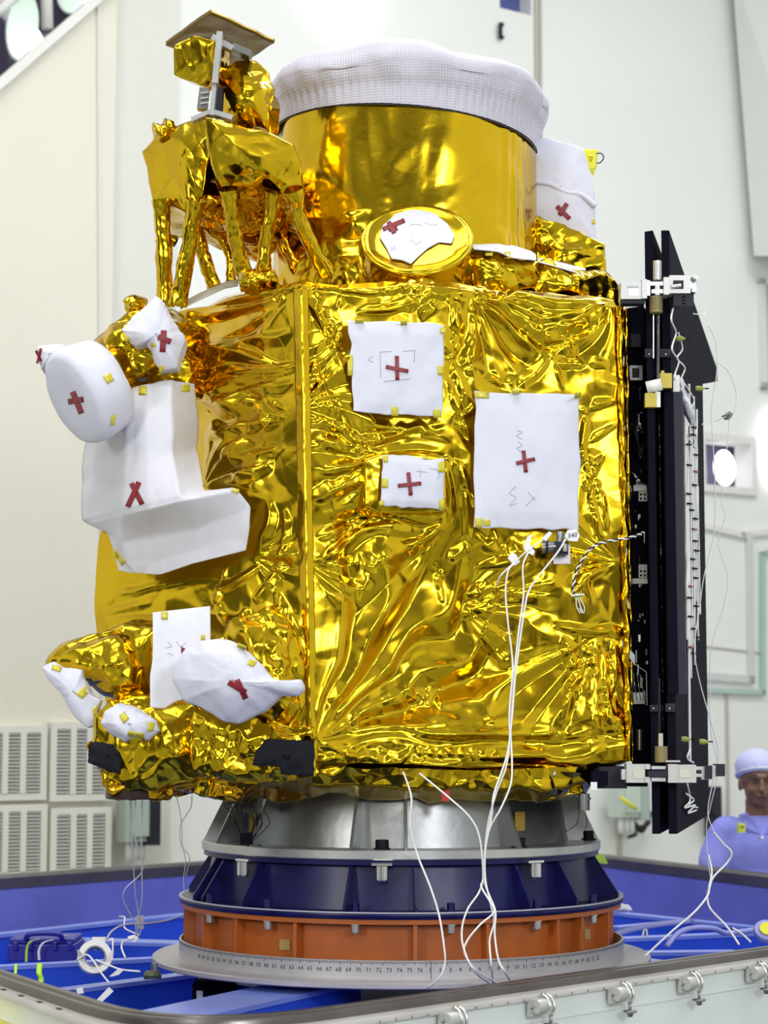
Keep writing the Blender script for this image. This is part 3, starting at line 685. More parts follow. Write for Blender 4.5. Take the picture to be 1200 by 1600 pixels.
def pleats(U, V, apex, a0, a1, r0, r1, step, slope, seed, curl=0.0):   # tension folds fanning out of a point (degrees, y down)
    r = rngs(seed); dx, dy = U - apex[0], V - apex[1]; rr = np.hypot(dx, dy) + 1e-6; th = np.degrees(np.arctan2(dy, dx)) + curl * rr / 100
    th = th + soft(U, V, 170, seed + 3) * step * .22
    mid = (a0 + a1) / 2; th = (th - mid + 180) % 360 - 180 + mid
    K = [a0 - step]; Hk = [0.0]; s = 1
    while K[-1] < a1 + step:
        d_ = step * (.45 + 1.1 * r.rand()); K.append(K[-1] + d_); Hk.append(Hk[-1] + s * math.radians(d_) * slope * (.5 + r.rand())); s = -s
    K = np.array(K); Hk = np.array(Hk); Hk = Hk - np.linspace(Hk[0], Hk[-1], len(Hk))
    q = 0
    for o in (-.06, 0, .06): q = q + np.interp(th + o * step, K, Hk) / 3
    def sm(x): x = np.clip(x, 0, 1); return x * x * (3 - 2 * x)
    e = sm((th - a0) / (step * 1.5)) * sm((a1 - th) / (step * 1.5)) * sm((r1 - rr) / ((r1 - r0) * .5)) * sm((rr - r0 * .3) / (r0 + 1))
    return q * np.minimum(rr, r1) * e
def facet3(Pn, lam, seed, K=5):
    r = rngs(seed); X = Pn / (lam * 1.35)
    Wv = np.stack([np.sin(X @ (r.randn(3) * .9) * 2 + r.rand() * 6) for _ in range(3)], 1) * .16 + np.stack([np.sin(X @ (r.randn(3) * 1.8) * 2 + r.rand() * 6) for _ in range(3)], 1) * .05
    X = X + Wv; h = 0
    for k in range(K):
        d = r.randn(3); d /= np.linalg.norm(d); q = X @ d / (.8 + .8 * r.rand()) + r.rand()
        h = h + (1 - 4 * np.abs(q - np.round(q))) * (1 if r.rand() < .5 else -1)
    return h / K ** .5
def vnormals(V, Fq):
    N = np.zeros_like(V); Fq = np.asarray(Fq)
    n = np.cross(V[Fq[:, 2]] - V[Fq[:, 0]], V[Fq[:, 3]] - V[Fq[:, 1]])
    for k in range(4): np.add.at(N, Fq[:, k], n)
    return N / (np.linalg.norm(N, axis=1)[:, None] + 1e-12)
def interp_grid(C, nr, nc, soften=0):   # control grid (rows, cols, 3) to a dense grid, linear
    C = np.asarray(C, float); r = np.linspace(0, C.shape[0] - 1, nr); c = np.linspace(0, C.shape[1] - 1, nc)
    r0 = np.clip(r.astype(int), 0, C.shape[0] - 2); fr_ = (r - r0)[:, None, None]
    A = C[r0] * (1 - fr_) + C[r0 + 1] * fr_
    c0 = np.clip(c.astype(int), 0, C.shape[1] - 2); fc = (c - c0)[None, :, None]
    A = A[:, c0] * (1 - fc) + A[:, c0 + 1] * fc
    for _ in range(soften):
        B = A.copy(); B[1:-1] = (A[:-2] + 2 * A[1:-1] + A[2:]) / 4; A = B.copy(); B[:, 1:-1] = (A[:, :-2] + 2 * A[:, 1:-1] + A[:, 2:]) / 4; A = B
    return A
def blanket(name, C, step, hfun, m, parent=None, soften=3, thick=0.0, **k):
    C = np.asarray(C, float)         # control points (px, py, Y)
    wpx = np.abs(np.diff(C[:, :, 0], axis=1)).sum(1).max() + 1; hpx = np.abs(np.diff(C[:, :, 1], axis=0)).sum(0).max() + 1
    dY = (C[..., 2].max() - C[..., 2].min()) * 300
    nc, nr = int(max(wpx, min(dY, 400)) / step) + 2, int(max(hpx, min(dY, 400)) / step) + 2
    A = interp_grid(C, nr, nc, soften); V = P(A[..., 0], A[..., 1], A[..., 2]).reshape(-1, 3); Fq = gridf(nr, nc)
    N = vnormals(V, Fq)
    cam_p = np.array([0, 0, CZ]); s = np.sign((N * (cam_p - V)).sum(1)).mean(); N = N * (1 if s >= 0 else -1)
    h = hfun(A[..., 0], A[..., 1]).reshape(-1, 1) * (A[..., 2].reshape(-1, 1) / FP)
    V = V + N * h; Fl = Fq
    if thick:
        n = len(V); V = np.r_[V, V - N * thick]; idx = np.arange(n).reshape(nr, nc)
        rim = np.r_[idx[0, :], idx[1:, -1], idx[-1, -2::-1], idx[-2:0:-1, 0]]; r2 = np.roll(rim, -1)
        Fl = np.r_[Fq, Fq[:, ::-1] + n, np.stack([rim, r2, r2 + n, rim + n], 1)]
    return mk(name, V, Fl, m, parent, **k)
def resample(pts, n):
    p = np.asarray(pts, float); p = np.vstack([p, p[:1]]); d = np.r_[0, np.cumsum(np.linalg.norm(np.diff(p, axis=0), axis=1))]
    t = np.linspace(0, d[-1], n, endpoint=False); return np.stack([np.interp(t, d, p[:, i]) for i in range(p.shape[1])], 1)
def lump(name, outl, Y, depth, m, parent=None, bulge=.02, amp=.004, lam=.06, seed=1, n=120, rings=26, shift=(0, 0), slope=(0, 0), taper=1.0, flat=2.2, amp2=None, grow=0.0, wav=0.0, **k):
    o = resample(outl, n)
    if wav: o = o + rngs(seed).randn(n, 2) * wav
    c = o.mean(0); Vs = []
    rr = np.linspace(0, 1, rings + 1)[1:]; D = o - c
    def yy(q, r): return Y + slope[0] * (q[:, 0] - c[0]) / 1000 + slope[1] * (q[:, 1] - c[1]) / 1000 - bulge * (1 - r ** flat)
    Vs.append(P(c[0], c[1], Y - bulge)[None])
    for r in rr:
        q = c + D * r; Vs.append(P(q[:, 0], q[:, 1], yy(q, r)))
    front = Vs[-1]; L = np.linalg.norm(np.roll(front, -1, 0) - front, axis=1).mean()
    ns = max(2, int(depth / max(L, .004)))
    cc = front.mean(0)
    for i in range(1, ns + 1):
        t = i / ns; g_ = 1 + grow * sin(pi * t * .5); q = cc + (front - cc) * (1 + (taper - 1) * t + grow * t * (1 - t) * 4)
        Vs.append(q + np.array([shift[0] * t, depth * t, shift[1] * t]))
    Vs.append(Vs[-1].mean(0)[None]); V = np.concatenate(Vs); T = rings + ns
    Fq = []
    i = np.arange(n); j = (i + 1) % n
    for t in range(T - 1): Fq.append(np.stack([1 + t * n + i, 1 + t * n + j, 1 + (t + 1) * n + j, 1 + (t + 1) * n + i], 1))
    Fq = np.concatenate(Fq); N = vnormals(V, Fq)
    if (N[1:1 + n * (rings - 1)] * (np.array([0, 0, CZ]) - V[1:1 + n * (rings - 1)])).sum() < 0: N = -N
    h = facet3(V, lam, seed) * amp + facet3(V, lam * .42, seed + 7) * (amp * .26 if amp2 is None else amp2)
    N[0] = 0; N[-1] = 0; h[0] = h[1:n].mean()
    V = V + N * h[:, None]; V[0] = V[1:1 + n].mean(0)
    last = 1 + (T - 1) * n
    Fl = Fq.tolist() + [[0, 1 + int(a), 1 + (int(a) + 1) % n] for a in i] + [[last + int(a), len(V) - 1, last + (int(a) + 1) % n] for a in i]
    return mk(name, V, Fl, m, parent, **k)
from mathutils.bvhtree import BVHTree
def onto(o, default):            # distance of the surface of an object under a pixel
    T = BVHTree.FromPolygons([v.co + WLOC[o.name] for v in o.data.vertices], [list(p.vertices) for p in o.data.polygons])
    def f(x, y):
        dx, vy, vz = ray(x, y); h = T.ray_cast(Vector((0, 0, CZ)), Vector((float(dx), float(vy), float(vz))))
        if h[0] is None: return f.last if f.last is not None else default(x, y)
        f.last = h[0][1] / DK + SH; return f.last
    f.last = None; return f
BV = {}
def surf(o, Yf):
    if o.name not in BV: BV[o.name] = onto(o, Yf)
    BV[o.name].last = None; return BV[o.name]
def quad_px(pts, Yf, n=6, lift=.003, th=.0012):      # small piece of tape lying on a surface whose depth is Yf(px,py)
    p = np.asarray(pts, float); u = np.linspace(0, 1, n)
    A = np.array([[(1 - a) * (1 - b) * p[0] + a * (1 - b) * p[1] + a * b * p[2] + (1 - a) * b * p[3] for a in u] for b in u]).reshape(-1, 2)
    Yv = np.array([float(Yf(q[0], q[1])) for q in A]); V1 = P(A[:, 0], A[:, 1], Yv - lift - th); V2 = P(A[:, 0], A[:, 1], Yv - lift * .2)
    Fq = gridf(n, n); idx = np.arange(n * n).reshape(n, n); rim = np.r_[idx[0, :], idx[1:, -1], idx[-1, -2::-1], idx[-2:0:-1, 0]]; r2 = np.roll(rim, -1); N_ = n * n
    return np.r_[V1, V2], np.r_[Fq, Fq[:, ::-1] + N_, np.stack([rim, r2, r2 + N_, rim + N_], 1)]
def strip(a, b, w):
    a = np.array(a, float); b = np.array(b, float); d = b - a; d /= np.linalg.norm(d); n = np.array([-d[1], d[0]]) * w / 2
    return [a + n, b + n, b - n, a - n]
def cross(par, Yf, s1, s2, w=7, lift=.003):
    Yf = surf(par, Yf); lift = .0015
    t = empty('red_cross', P(*((np.array(s1[0]) + np.array(s1[1])) / 2), Yf(*s1[0])), parent=par)
    for i, s in enumerate((s1, s2)):
        V, Fl = quad_px(strip(s[0], s[1], w), Yf, 8, lift + .0008 * i); mk('tape_strip', V, Fl, red, t)
    return t
def tapes(par, Yf, L, m=None, lift=.002):
    Yf = surf(par, Yf); lift = .0012
    for q in L:
        if len(q) == 4 and not hasattr(q[0], '__len__'): q = [(q[0], q[1]), (q[2], q[1]), (q[2], q[3]), (q[0], q[3])]
        V, Fl = quad_px(q, Yf, 4, lift); mk('tape_tab', V, Fl, m or ytape, par)
def scribble(par, Yf, strokes, r=.0007, lift=.004, m=None):
    Yf = surf(par, Yf); lift = .0008; mb = MB()
    for s in strokes:
        q = spline(s, 5); mb.tube(P(q[:, 0], q[:, 1], np.array([float(Yf(*a)) for a in q]) - lift), r, 4)
    return mb.build('handwriting', m or ink, par, kind='stuff')

# ================================================================ the spacecraft
SAT0 = (AX[0], 5.2, zat(1220, 5.0))
sat = empty('spacecraft', SAT0, 'gold foil wrapped spacecraft standing on the silver, navy and orange rings', 'spacecraft')
YS, YR = 4.60, 4.80              # distance of the front seam and of the right edge
def Yfront(px, py): return YS + (YR - YS) * (px - 478) / 497.0
FOLDS = [
 # fan from the lower left corner
 (487, 1150, 800, 1085, 6, 60, 3, 17, -10), (487, 1150, 720, 985, 5, 42, 3, 16, 6), (487, 1145, 640, 925, 5, 34, 3, 14, 4),
 (488, 1140, 590, 850, 5, 26, 2, 8, 0), (487, 1155, 850, 1140, 6, 50, 3, 16, -8), (488, 1152, 760, 1035, 5, 36, 3, 14, 8),
 (487, 1160, 700, 1160, 5, 26, 3, 10, 4), (500, 1130, 680, 1010, 4, 20, 2, 9, 3), (487, 1150, 545, 960, 4, 20, 2, 7, 2),
 # the long diagonals right of centre
 (655, 1085, 900, 905, 26, 30, 12, 12, 8), (720, 1100, 880, 960, 12, 20, 7, 10, -5), (800, 1110, 885, 985, 10, 30, 5, 14, 0),
 (640, 1080, 770, 1100, 14, 18, 8, 8, 4), (700, 880, 800, 830, 14, 20, 6, 8, 0), (560, 880, 700, 830, 18, 20, 7, 8, 6),
 (830, 1100, 925, 1180, 16, 20, 10, 10, 5), (915, 1000, 960, 1170, 20, 26, 10, 10, 4), (880, 990, 905, 1100, 22, 12, 10, 6, 0),
 (925, 1010, 930, 1170, 8, 10, 6, 6, 0), (890, 1050, 880, 1150, 10, 12, 5, 6, 0), (955, 1000, 965, 1150, 10, 10, 6, 6, 0),
 (870, 970, 975, 985, 10, 14, 9, 9, 3), (740, 930, 870, 900, 20, 24, 9, 9, 5), (720, 960, 840, 935, 14, 16, 6, 7, -4),
 # bottom swags
 (490, 1165, 760, 1200, 14, 18, 9, 9, 10), (600, 1190, 930, 1190, 14, 16, 9, 9, -12), (520, 1135, 700, 1125, 10, 12, 6, 6, 4),
 (640, 1150, 930, 1165, 14, 16, 9, 10, -12), (740, 1130, 900, 1200, 16, 14, 9, 8, 6), (500, 1190, 640, 1165, 10, 12, 7, 7, 4),
 # upper left column
 (478, 540, 545, 680, 10, 16, 8, 8, 3), (485, 470, 545, 600, 12, 14, 10, 6, 2), (500, 450, 540, 560, 8, 10, 8, 5, 0),
 (530, 445, 545, 505, 8, 8, 8, 4, 0), (480, 660, 560, 680, 10, 16, 8, 10, 4), (478, 560, 520, 670, 10, 16, 6, 8, 0),
 (500, 640, 560, 620, 10, 14, 6, 8, 0), (485, 700, 590, 690, 12, 18, 8, 10, -6), (545, 690, 690, 655, 14, 16, 9, 8, 6),
 (480, 690, 700, 712, 10, 12, 6, 8, 5), (560, 660, 700, 690, 12, 14, 8, 8, -6),
 # round the small cover
 (485, 780, 590, 740, 14, 22, 8, 10, 0), (500, 740, 580, 720, 16, 20, 9, 9, 6), (490, 830, 620, 800, 12, 22, 8, 10, 6), (500, 870, 640, 810, 12, 20, 7, 8, 4),
 (698, 700, 705, 820, 8, 10, 8, 8, 0), (700, 815, 560, 900, 16, 10, 8, 4, 0), (705, 700, 742, 800, 8, 8, 6, 6, 0), (720, 720, 738, 860, 7, 9, 6, 6, 2),
 (705, 870, 690, 940, 7, 9, 6, 4, 0), (690, 860, 700, 960, 6, 8, 6, 4, 0),
 # between the covers
 (698, 540, 740, 640, 10, 12, 8, 8, 2), (700, 600, 735, 700, 8, 8, 7, 7, 0), (705, 470, 720, 560, 10, 12, 8, 8, 3), (694, 510, 745, 600, 6, 8, 6, 6, 0),
 # fan from the top centre, and the hollow at the upper right
 (735, 470, 800, 610, 8, 20, 7, 12, 3), (735, 465, 850, 560, 8, 20, 7, 12, -4), (738, 462, 900, 520, 8, 18, 7, 12, -6), (740, 455, 960, 475, 8, 18, 7, 10, 4),
 (735, 470, 742, 600, 6, 10, 6, 8, 0), (760, 600, 870, 560, 12, 16, 8, 10, 5), (840, 545, 920, 520, 18, 22, 10, 12, -6), (870, 575, 955, 560, 14, 16, 8, 9, 4),
 (855, 540, 885, 610, 6, 10, 6, 8, 0), (880, 520, 930, 600, 6, 14, 6, 9, 2), (830, 510, 950, 500, 12, 12, 8, 8, -8), (600, 452, 735, 470, 10, 10, 7, 7, 3),
 (560, 490, 735, 455, 10, 10, 8, 8, 4), (480, 450, 735, 445, 8, 10, 7, 7, 5), (640, 495, 720, 470, 8, 8, 6, 6, 0), (730, 445, 960, 455, 10, 12, 8, 8, -8),
 # right margin beside the large cover
 (910, 640, 955, 620, 8, 10, 7, 7, 0), (908, 700, 955, 660, 8, 10, 6, 7, 2), (910, 760, 950, 710, 8, 8, 6, 6, 0), (912, 620, 920, 800, 8, 10, 6, 6, 2),
 (905, 740, 940, 850, 8, 9, 7, 7, 0), (925, 700, 950, 830, 7, 8, 6, 6, 2), (880, 860, 955, 880, 10, 12, 8, 8, 4), (890, 930, 955, 880, 10, 14, 8, 8, 0), (900, 870, 930, 940, 8, 9, 6, 6, 0),
 (745, 850, 830, 860, 10, 12, 8, 8, 0), (750, 880, 840, 850, 10, 12, 7, 7, 3),
]
def mk_front(U, V): return np.clip(.45 + .55 * soft(U, V, 240, 5), .1, 1.3) * (1 - .7 * np.exp(-(((U - 600) / 110) ** 2 + ((V - 930) / 100) ** 2)))
FO2 = [f[:6] + (f[6] * .7, f[7] * .7) + f[8:] for f in FOLDS if not (f[0] == 487 and f[1] > 1100) and not (f[0] > 640 and f[1] > 1070)]
TF1 = Tin((440, 420, 1000, 1260), 62, 3.4, 601, FO2, mk_front, 3)
TF2 = Tin((440, 420, 1000, 1260), 25, 1.5, 602, (), lambda U, V: np.clip(.05 + .75 * soft(U, V, 150, 9), .0, 1.2) + .35 * np.exp(-((V - 460) / 40) ** 2), 1, 1.9, -.6)
FANS = [((484, 1158), -84, 4, 14, 480, 11.5, .48, 1, 3), ((737, 452), 8, 112, 10, 190, 11, .6, 2), ((706, 815), 118, 192, 10, 270, 9, .5, 4),
        ((474, 640), -70, 60, 12, 130, 15, .55, 5), ((474, 880), -35, 60, 10, 120, 14, .5, 6), ((930, 985), 60, 170, 12, 240, 9, .5, 7), ((735, 940), -60, 70, 12, 150, 12, .45, 8),
        ((695, 655), -60, 60, 8, 80, 16, .6, 9), ((590, 712), 110, 230, 8, 120, 14, .55, 10), ((955, 480), 90, 190, 10, 150, 12, .5, 12), ((965, 870), 130, 240, 10, 110, 14, .5, 13), ((545, 505), 100, 200, 8, 100, 13, .6, 14)]
def hfront(U, V):
    m = np.clip(.45 + .5 * soft(U, V, 260, 5), .12, 1.3)
    calm = np.exp(-(((U - 600) / 110) ** 2 + ((V - 930) / 110) ** 2)) * .75
    up = np.clip(1.25 - (V - 440) / 900, .5, 1.2)
    m = m * (1 - calm) * up
    U1, V1 = swarp(U, V, 120, 5, 77); h = TF1(U1, V1) + TF2(U1, V1)
    for a_ in FANS: h = h + pleats(U1, V1, *a_)
    bt = np.clip((V - 1105) / 40, 0, 1); h = h * (1 - .2 * bt) + bt * facets(U * .45, V, 34, 14, 4, .3, ang=pi / 2, spread=.6) * 2.6
    lr = np.clip((U - 880) / 30, 0, 1) * np.clip((V - 990) / 30, 0, 1) * np.clip((1150 - V) / 60, 0, 1); h = h + lr * facets(U, V * .3, 26, 15, 3, .3, ang=0, spread=.3) * 1.3
    h = h + soft(U, V, 330, 3) * 5
    e = np.clip((U - 470) / 16, 0, 1) * np.clip((982 - U) / 10, 0, 1)
    return h * (.15 + .85 * e)
C = [[(474, 441, 4.86), (600, 446, 4.92), (740, 452, 4.97), (860, 458, 5.02), (950, 470, 5.06)],
     [(471, 437, YS + .03), (600, 440, Yfront(600, 0) + .03), (740, 447, Yfront(740, 0) + .03), (860, 452, Yfront(860, 0) + .03), (958, 468, YR + .02)],
     [(471, 446, YS), (600, 449, Yfront(600, 0)), (740, 456, Yfront(740, 0)), (860, 464, Yfront(860, 0)), (964, 482, YR)]]
for t in np.linspace(.06, .94, 12):
    y = 446 + t * 745; C.append([(471 + 14 * t, y, YS), (602, y, Yfront(602, 0)), (735, y, Yfront(735, 0)), (862, y, Yfront(862, 0)), (964 + 16 * t, y, YR)])
C.append([(487, 1190, YS), (605, 1196, Yfront(605, 0)), (735, 1200, Yfront(735, 0)), (862, 1198, Yfront(862, 0)), (980, 1188, YR)])
C.append([(489, 1205, YS + .05), (605, 1212, Yfront(605, 0) + .06), (735, 1216, Yfront(735, 0) + .06), (862, 1210, Yfront(862, 0) + .06), (978, 1192, YR + .06)])
def expand(C, f): return C
blanket('front_blanket', C, 2.0, hfront, gold, sat, soften=2)
# skirt below the front: folded under, dark and crumpled
TS = Tin((290, 1180, 950, 1270), 17, 4.0, 605, (), None, 1, 1.5, .2)
def hsk(U, V): return TS(U, V) + facets(U, V, 60, 21, 4) * 2
blanket('skirt_blanket', [[(470, 1196, YS + .03), (600, 1200, YS + .05), (740, 1204, YS + .09), (860, 1200, YS + .13), (935, 1192, YR + .02)],
        [(468, 1225, YS + .06), (600, 1232, YS + .07), (740, 1236, YS + .10), (860, 1232, YS + .14), (925, 1222, YR + .03)],
        [(470, 1246, YS + .17), (600, 1250, YS + .17), (740, 1252, YS + .18), (860, 1250, YS + .22), (918, 1246, YR + .10)],
        [(480, 1243, YS + .22), (600, 1246, YS + .21), (740, 1248, YS + .22), (860, 1246, YS + .27), (912, 1238, YR + .16)]], 2.2, hsk, gold, sat)
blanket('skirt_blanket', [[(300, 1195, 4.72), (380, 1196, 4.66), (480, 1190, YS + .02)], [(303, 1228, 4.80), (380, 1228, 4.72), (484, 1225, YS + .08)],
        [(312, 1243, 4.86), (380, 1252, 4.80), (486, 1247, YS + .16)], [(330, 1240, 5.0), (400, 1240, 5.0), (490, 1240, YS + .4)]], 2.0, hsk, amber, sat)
lump('skirt_flap', [(303, 1185), (340, 1183), (342, 1200), (330, 1240), (318, 1246), (302, 1240)], 4.66, .05, gold, sat, bulge=.01, amp=.003, lam=.04, seed=31, n=80, rings=14)
lump('skirt_flap', [(338, 1190), (392, 1196), (400, 1225), (370, 1252), (322, 1246)], 4.64, .05, amber, sat, bulge=.01, amp=.004, lam=.05, seed=32, n=80, rings=14)
lump('skirt_flap', [(735, 1200), (905, 1196), (912, 1240), (850, 1250), (725, 1238)], 4.80, .06, gold, sat, bulge=.012, amp=.006, lam=.06, seed=33, n=120, rings=24, slope=(.25, 0))
# left side
LF = [
 (462, 470, 300, 500, 10, 10, 6, 5, 6), (462, 450, 330, 470, 9, 9, 5, 5, -3), (455, 520, 290, 560, 12, 12, 6, 6, 4), (460, 560, 345, 590, 14, 14, 8, 7, -4), (455, 600, 330, 640, 14, 14, 7, 6, 6),
 (450, 640, 320, 610, 14, 16, 7, 7, 0), (440, 655, 310, 690, 16, 18, 9, 9, 5), (430, 640, 330, 740, 12, 14, 8, 7, 4), (450, 700, 350, 720, 14, 16, 8, 8, -4),
 (445, 720, 360, 765, 12, 14, 7, 7, 0), (430, 780, 400, 880, 12, 14, 8, 8, 4), (445, 790, 430, 900, 8, 10, 7, 7, 0), (450, 860, 400, 960, 10, 12, 8, 7, 0),
 (440, 930, 450, 1100, 12, 14, 9, 9, 6), (420, 960, 440, 1080, 10, 12, 7, 7, 0), (470, 780, 478, 960, 5, 6, 5, 5, 0), (330, 930, 420, 880, 12, 10, 7, 6, 0),
 (180, 930, 330, 900, 10, 12, 4, 4, 4), (160, 960, 240, 940, 8, 10, 4, 4, 0), (340, 905, 345, 990, 8, 10, 6, 6, 0), (355, 880, 330, 960, 8, 8, 5, 5, 0), (400, 940, 340, 1000, 10, 12, 7, 7, 0),
 (480, 1090, 440, 1150, 10, 12, 7, 7, 0), (470, 1040, 400, 1160, 10, 12, 7, 7, 0),
]
TL1 = Tin((120, 420, 500, 1260), 54, 3.4, 603, [f[:6] + (f[6] * .75, f[7] * .75) + f[8:] for f in LF], lambda U, V: np.clip(.5 + .5 * soft(U, V, 210, 15), .15, 1.3) * np.where((U < 340) & (V > 820) & (V < 960), .4, 1), 2)
TL2 = Tin((120, 420, 500, 1260), 23, 1.4, 604, (), lambda U, V: np.clip(.12 + .7 * soft(U, V, 130, 19), .0, 1.2) * np.where((U < 340) & (V > 820) & (V < 960), .3, 1), 1, 1.8, .2)
def hleft(U, V):
    mm = np.clip(.5 + .5 * soft(U, V, 210, 15), .15, 1.3) * np.clip(.55 + (V - 600) / 500, .5, 1.1)
    mm = mm * np.where((U < 340) & (V > 820) & (V < 960), .35, 1)
    U1, V1 = swarp(U, V, 120, 4, 87); h = TL1(U1, V1) + TL2(U1, V1) + soft(U, V, 240, 8) * 3
    for a_ in (((466, 462), 130, 215, 10, 200, 11, .5, 31), ((460, 575), 140, 210, 10, 190, 9, .5, 32), ((455, 655), 150, 225, 10, 170, 12, .6, 33), ((300, 620), -50, 60, 8, 110, 14, .6, 36), ((318, 765), -90, 20, 8, 120, 13, .6, 37), ((392, 870), -60, 70, 10, 90, 14, .5, 34), ((450, 940), 60, 150, 10, 200, 11, .55, 35)): h = h + pleats(U1, V1, *a_)
    return h * np.clip((478 - U) / 14 + .15, .15, 1)
rows = [(437, 282, 487, 5.0), (600, 290, 600, 5.0), (700, 292, 700, 4.98), (775, 250, 775, 4.95), (800, 165, 805, 5.0), (830, 158, 830, 4.98), (900, 152, 900, 4.95), (960, 147, 960, 4.93), (1010, 150, 1010, 4.92), (1080, 160, 1080, 4.9), (1150, 165, 1150, 4.88), (1215, 180, 1205, 4.85)]
C = [[(474, 441, 4.9), (420, 450, 5.0), (350, 465, 5.1), (285, 487, 5.2)]]
ys = [440, 500, 560, 620, 690, 760, 800, 850, 900, 960, 1010, 1080, 1150, 1200, 1215]
for y in ys:
    t = (y - 440) / 760.0; xr = 471 + 17 * t
    xl = np.interp(y, [437, 600, 700, 770, 800, 830, 900, 960, 1080, 1215], [280, 290, 292, 240, 166, 157, 152, 148, 160, 185])
    yl = y + (46 if y < 445 else (30 if y < 510 else 10 if y < 600 else 0)); Yl = np.interp(y, [437, 750, 800, 1215], [5.02, 4.98, 5.0, 4.88])
    row = []
    for s in (0, .33, .66, 1): row.append((xr + (xl - xr) * s, y + (yl - y) * s, YS + (Yl - YS) * s ** 1.15 - .03 * sin(pi * s) - (.16 * sin(pi * s) if 960 < y else 0) * .6))
    C.append(row)
C.append([(489, 1235, 4.72), (390, 1240, 4.8), (290, 1240, 4.9), (200, 1225, 5.0)])
blanket('left_blanket', C, 2.0, hleft, gold, sat, soften=2)
# taped seam on the corner and at the right edge
def hs(U, V): return facets(U, V, 30, 41, 3) * .5 + soft(U, V, 40, 4) * .4
blanket('seam_tape', [[(458 + 15 * t, 450 + 740 * t, YS + .012), (470 + 15 * t, 450 + 740 * t, YS - .012), (482 + 15 * t, 450 + 740 * t, YS + .0)] for t in np.linspace(0, 1, 8)], 2.2, hs, gold, sat, soften=1, thick=.002)
def he(U, V): return facets(U * 2.2, V * .35, 18, 42, 4) * 1.3 + facets(U, V * .7, 22, 43, 4) * 1.2
blanket('edge_strip', [[(963 + 15 * t, 478 + 712 * t, YR - .01), (971 + 14 * t, 478 + 712 * t, YR - .025), (975 + 13 * t, 478 + 712 * t, YR + .01)] for t in np.linspace(0, 1, 9)], 1.6, he, gold, sat, soften=1, thick=.003)
blanket('edge_strip', [[(972 + 13 * t, 482 + 708 * t, YR + .03), (980 + 9 * t, 482 + 708 * t, YR + .02), (983 + 7 * t, 482 + 705 * t, YR + .08)] for t in np.linspace(0, 1, 9)], 1.6, he, amber, sat, soften=1, thick=.003)
# the unseen rest of the box: a plain wrapped core behind the blankets
def q3(px, Y, z): p = P(px, 800, Y); return np.array([p[0], p[1], z])
zt, zb_ = zat(470, 4.85), ZREF - .222
mb = MB().hexa([q3(300, 5.05, zb_), q3(488, 4.70, zb_), q3(960, 4.88, zb_), q3(930, 5.95, zb_), q3(300, 5.05, zt - .03), q3(488, 4.70, zt - .03), q3(960, 4.88, zt - .03), q3(930, 5.95, zt - .03)])
V = np.concatenate(mb.v); bl_, br_ = q3(340, 6.0, zb_), q3(340, 6.0, zt - .03)
mk('core_blanket', [q3(310, 5.10, zb_), q3(488, 4.70, zb_), q3(958, 4.88, zb_), q3(925, 5.85, zb_), q3(380, 5.9, zb_), q3(310, 5.10, zt - .03), q3(488, 4.70, zt - .03), q3(958, 4.88, zt - .03), q3(925, 5.85, zt - .03), q3(380, 5.9, zt - .03)],
   [[4, 3, 2, 1, 0], [5, 6, 7, 8, 9]] + [[i, (i + 1) % 5, 5 + (i + 1) % 5, 5 + i] for i in range(5)], gold, sat, smooth=False)
# ---- gold lumps: wrapped units of the left side
lump('wrapped_sensor_mount', [(128, 545), (160, 520), (200, 492), (232, 474), (262, 500), (255, 560), (232, 596), (205, 606), (192, 590), (165, 566)], 4.80, .28, gold, sat, bulge=.05, amp=.013, lam=.09, seed=51, n=150, shift=(.12, 0))
lump('wrapped_sensor_mount', [(188, 520), (240, 515), (300, 560), (300, 615), (245, 612), (205, 606)], 4.84, .22, gold, sat, bulge=.02, amp=.008, lam=.06, seed=52, shift=(.1, 0))
MB().tube(spline([P(140, 612, 4.70), P(165, 590, 4.80), P(205, 560, 4.92), P(260, 540, 5.05)], 8), np.linspace(.085, .11, 25), 24).build('wrapped_sensor_neck', gold, sat)
MB().tube(spline([P(84, 560, 4.86), P(120, 570, 4.92), P(170, 560, 4.98)], 8), .03, 14).build('wrapped_sensor_neck', gold, sat)
lump('foil_knob', [(194, 470), (208, 459), (226, 466), (224, 482), (200, 486)], 4.82, .05, gold, sat, bulge=.02, amp=.005, lam=.03, seed=53, n=50, rings=10)
lump('wrapped_sensor_tube', [(82, 1034), (100, 1015), (150, 984), (188, 972), (242, 985), (262, 1040), (248, 1108), (200, 1116), (158, 1092), (128, 1070)], 4.72, .25, gold, sat, bulge=.07, amp=.018, lam=.11, seed=54, n=170, rings=36, shift=(.1, 0))
lump('wrapped_lower_unit', [(152, 1120), (170, 1095), (240, 1090), (300, 1100), (325, 1130), (330, 1190), (300, 1225), (200, 1240), (165, 1215), (150, 1170)], 4.62, .30, gold, sat, bulge=.04, amp=.010, lam=.075, seed=55, n=170, rings=34)
lump('wrapped_lower_unit', [(300, 1110), (345, 1100), (420, 1120), (490, 1140), (494, 1215), (430, 1225), (330, 1220), (300, 1200)], 4.56, .15, gold, sat, bulge=.03, amp=.008, lam=.055, seed=56, n=150, rings=30)
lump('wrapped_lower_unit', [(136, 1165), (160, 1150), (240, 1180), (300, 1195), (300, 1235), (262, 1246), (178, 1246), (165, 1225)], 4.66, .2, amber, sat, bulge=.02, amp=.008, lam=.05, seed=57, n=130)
lump('wrapped_lens_tube', [(338, 1000), (372, 962), (418, 945), (456, 975), (474, 1040), (468, 1108), (435, 1142), (380, 1140), (345, 1090)], 4.58, .20, gold, sat, bulge=.05, amp=.010, lam=.06, seed=58, n=150, shift=(.05, 0))
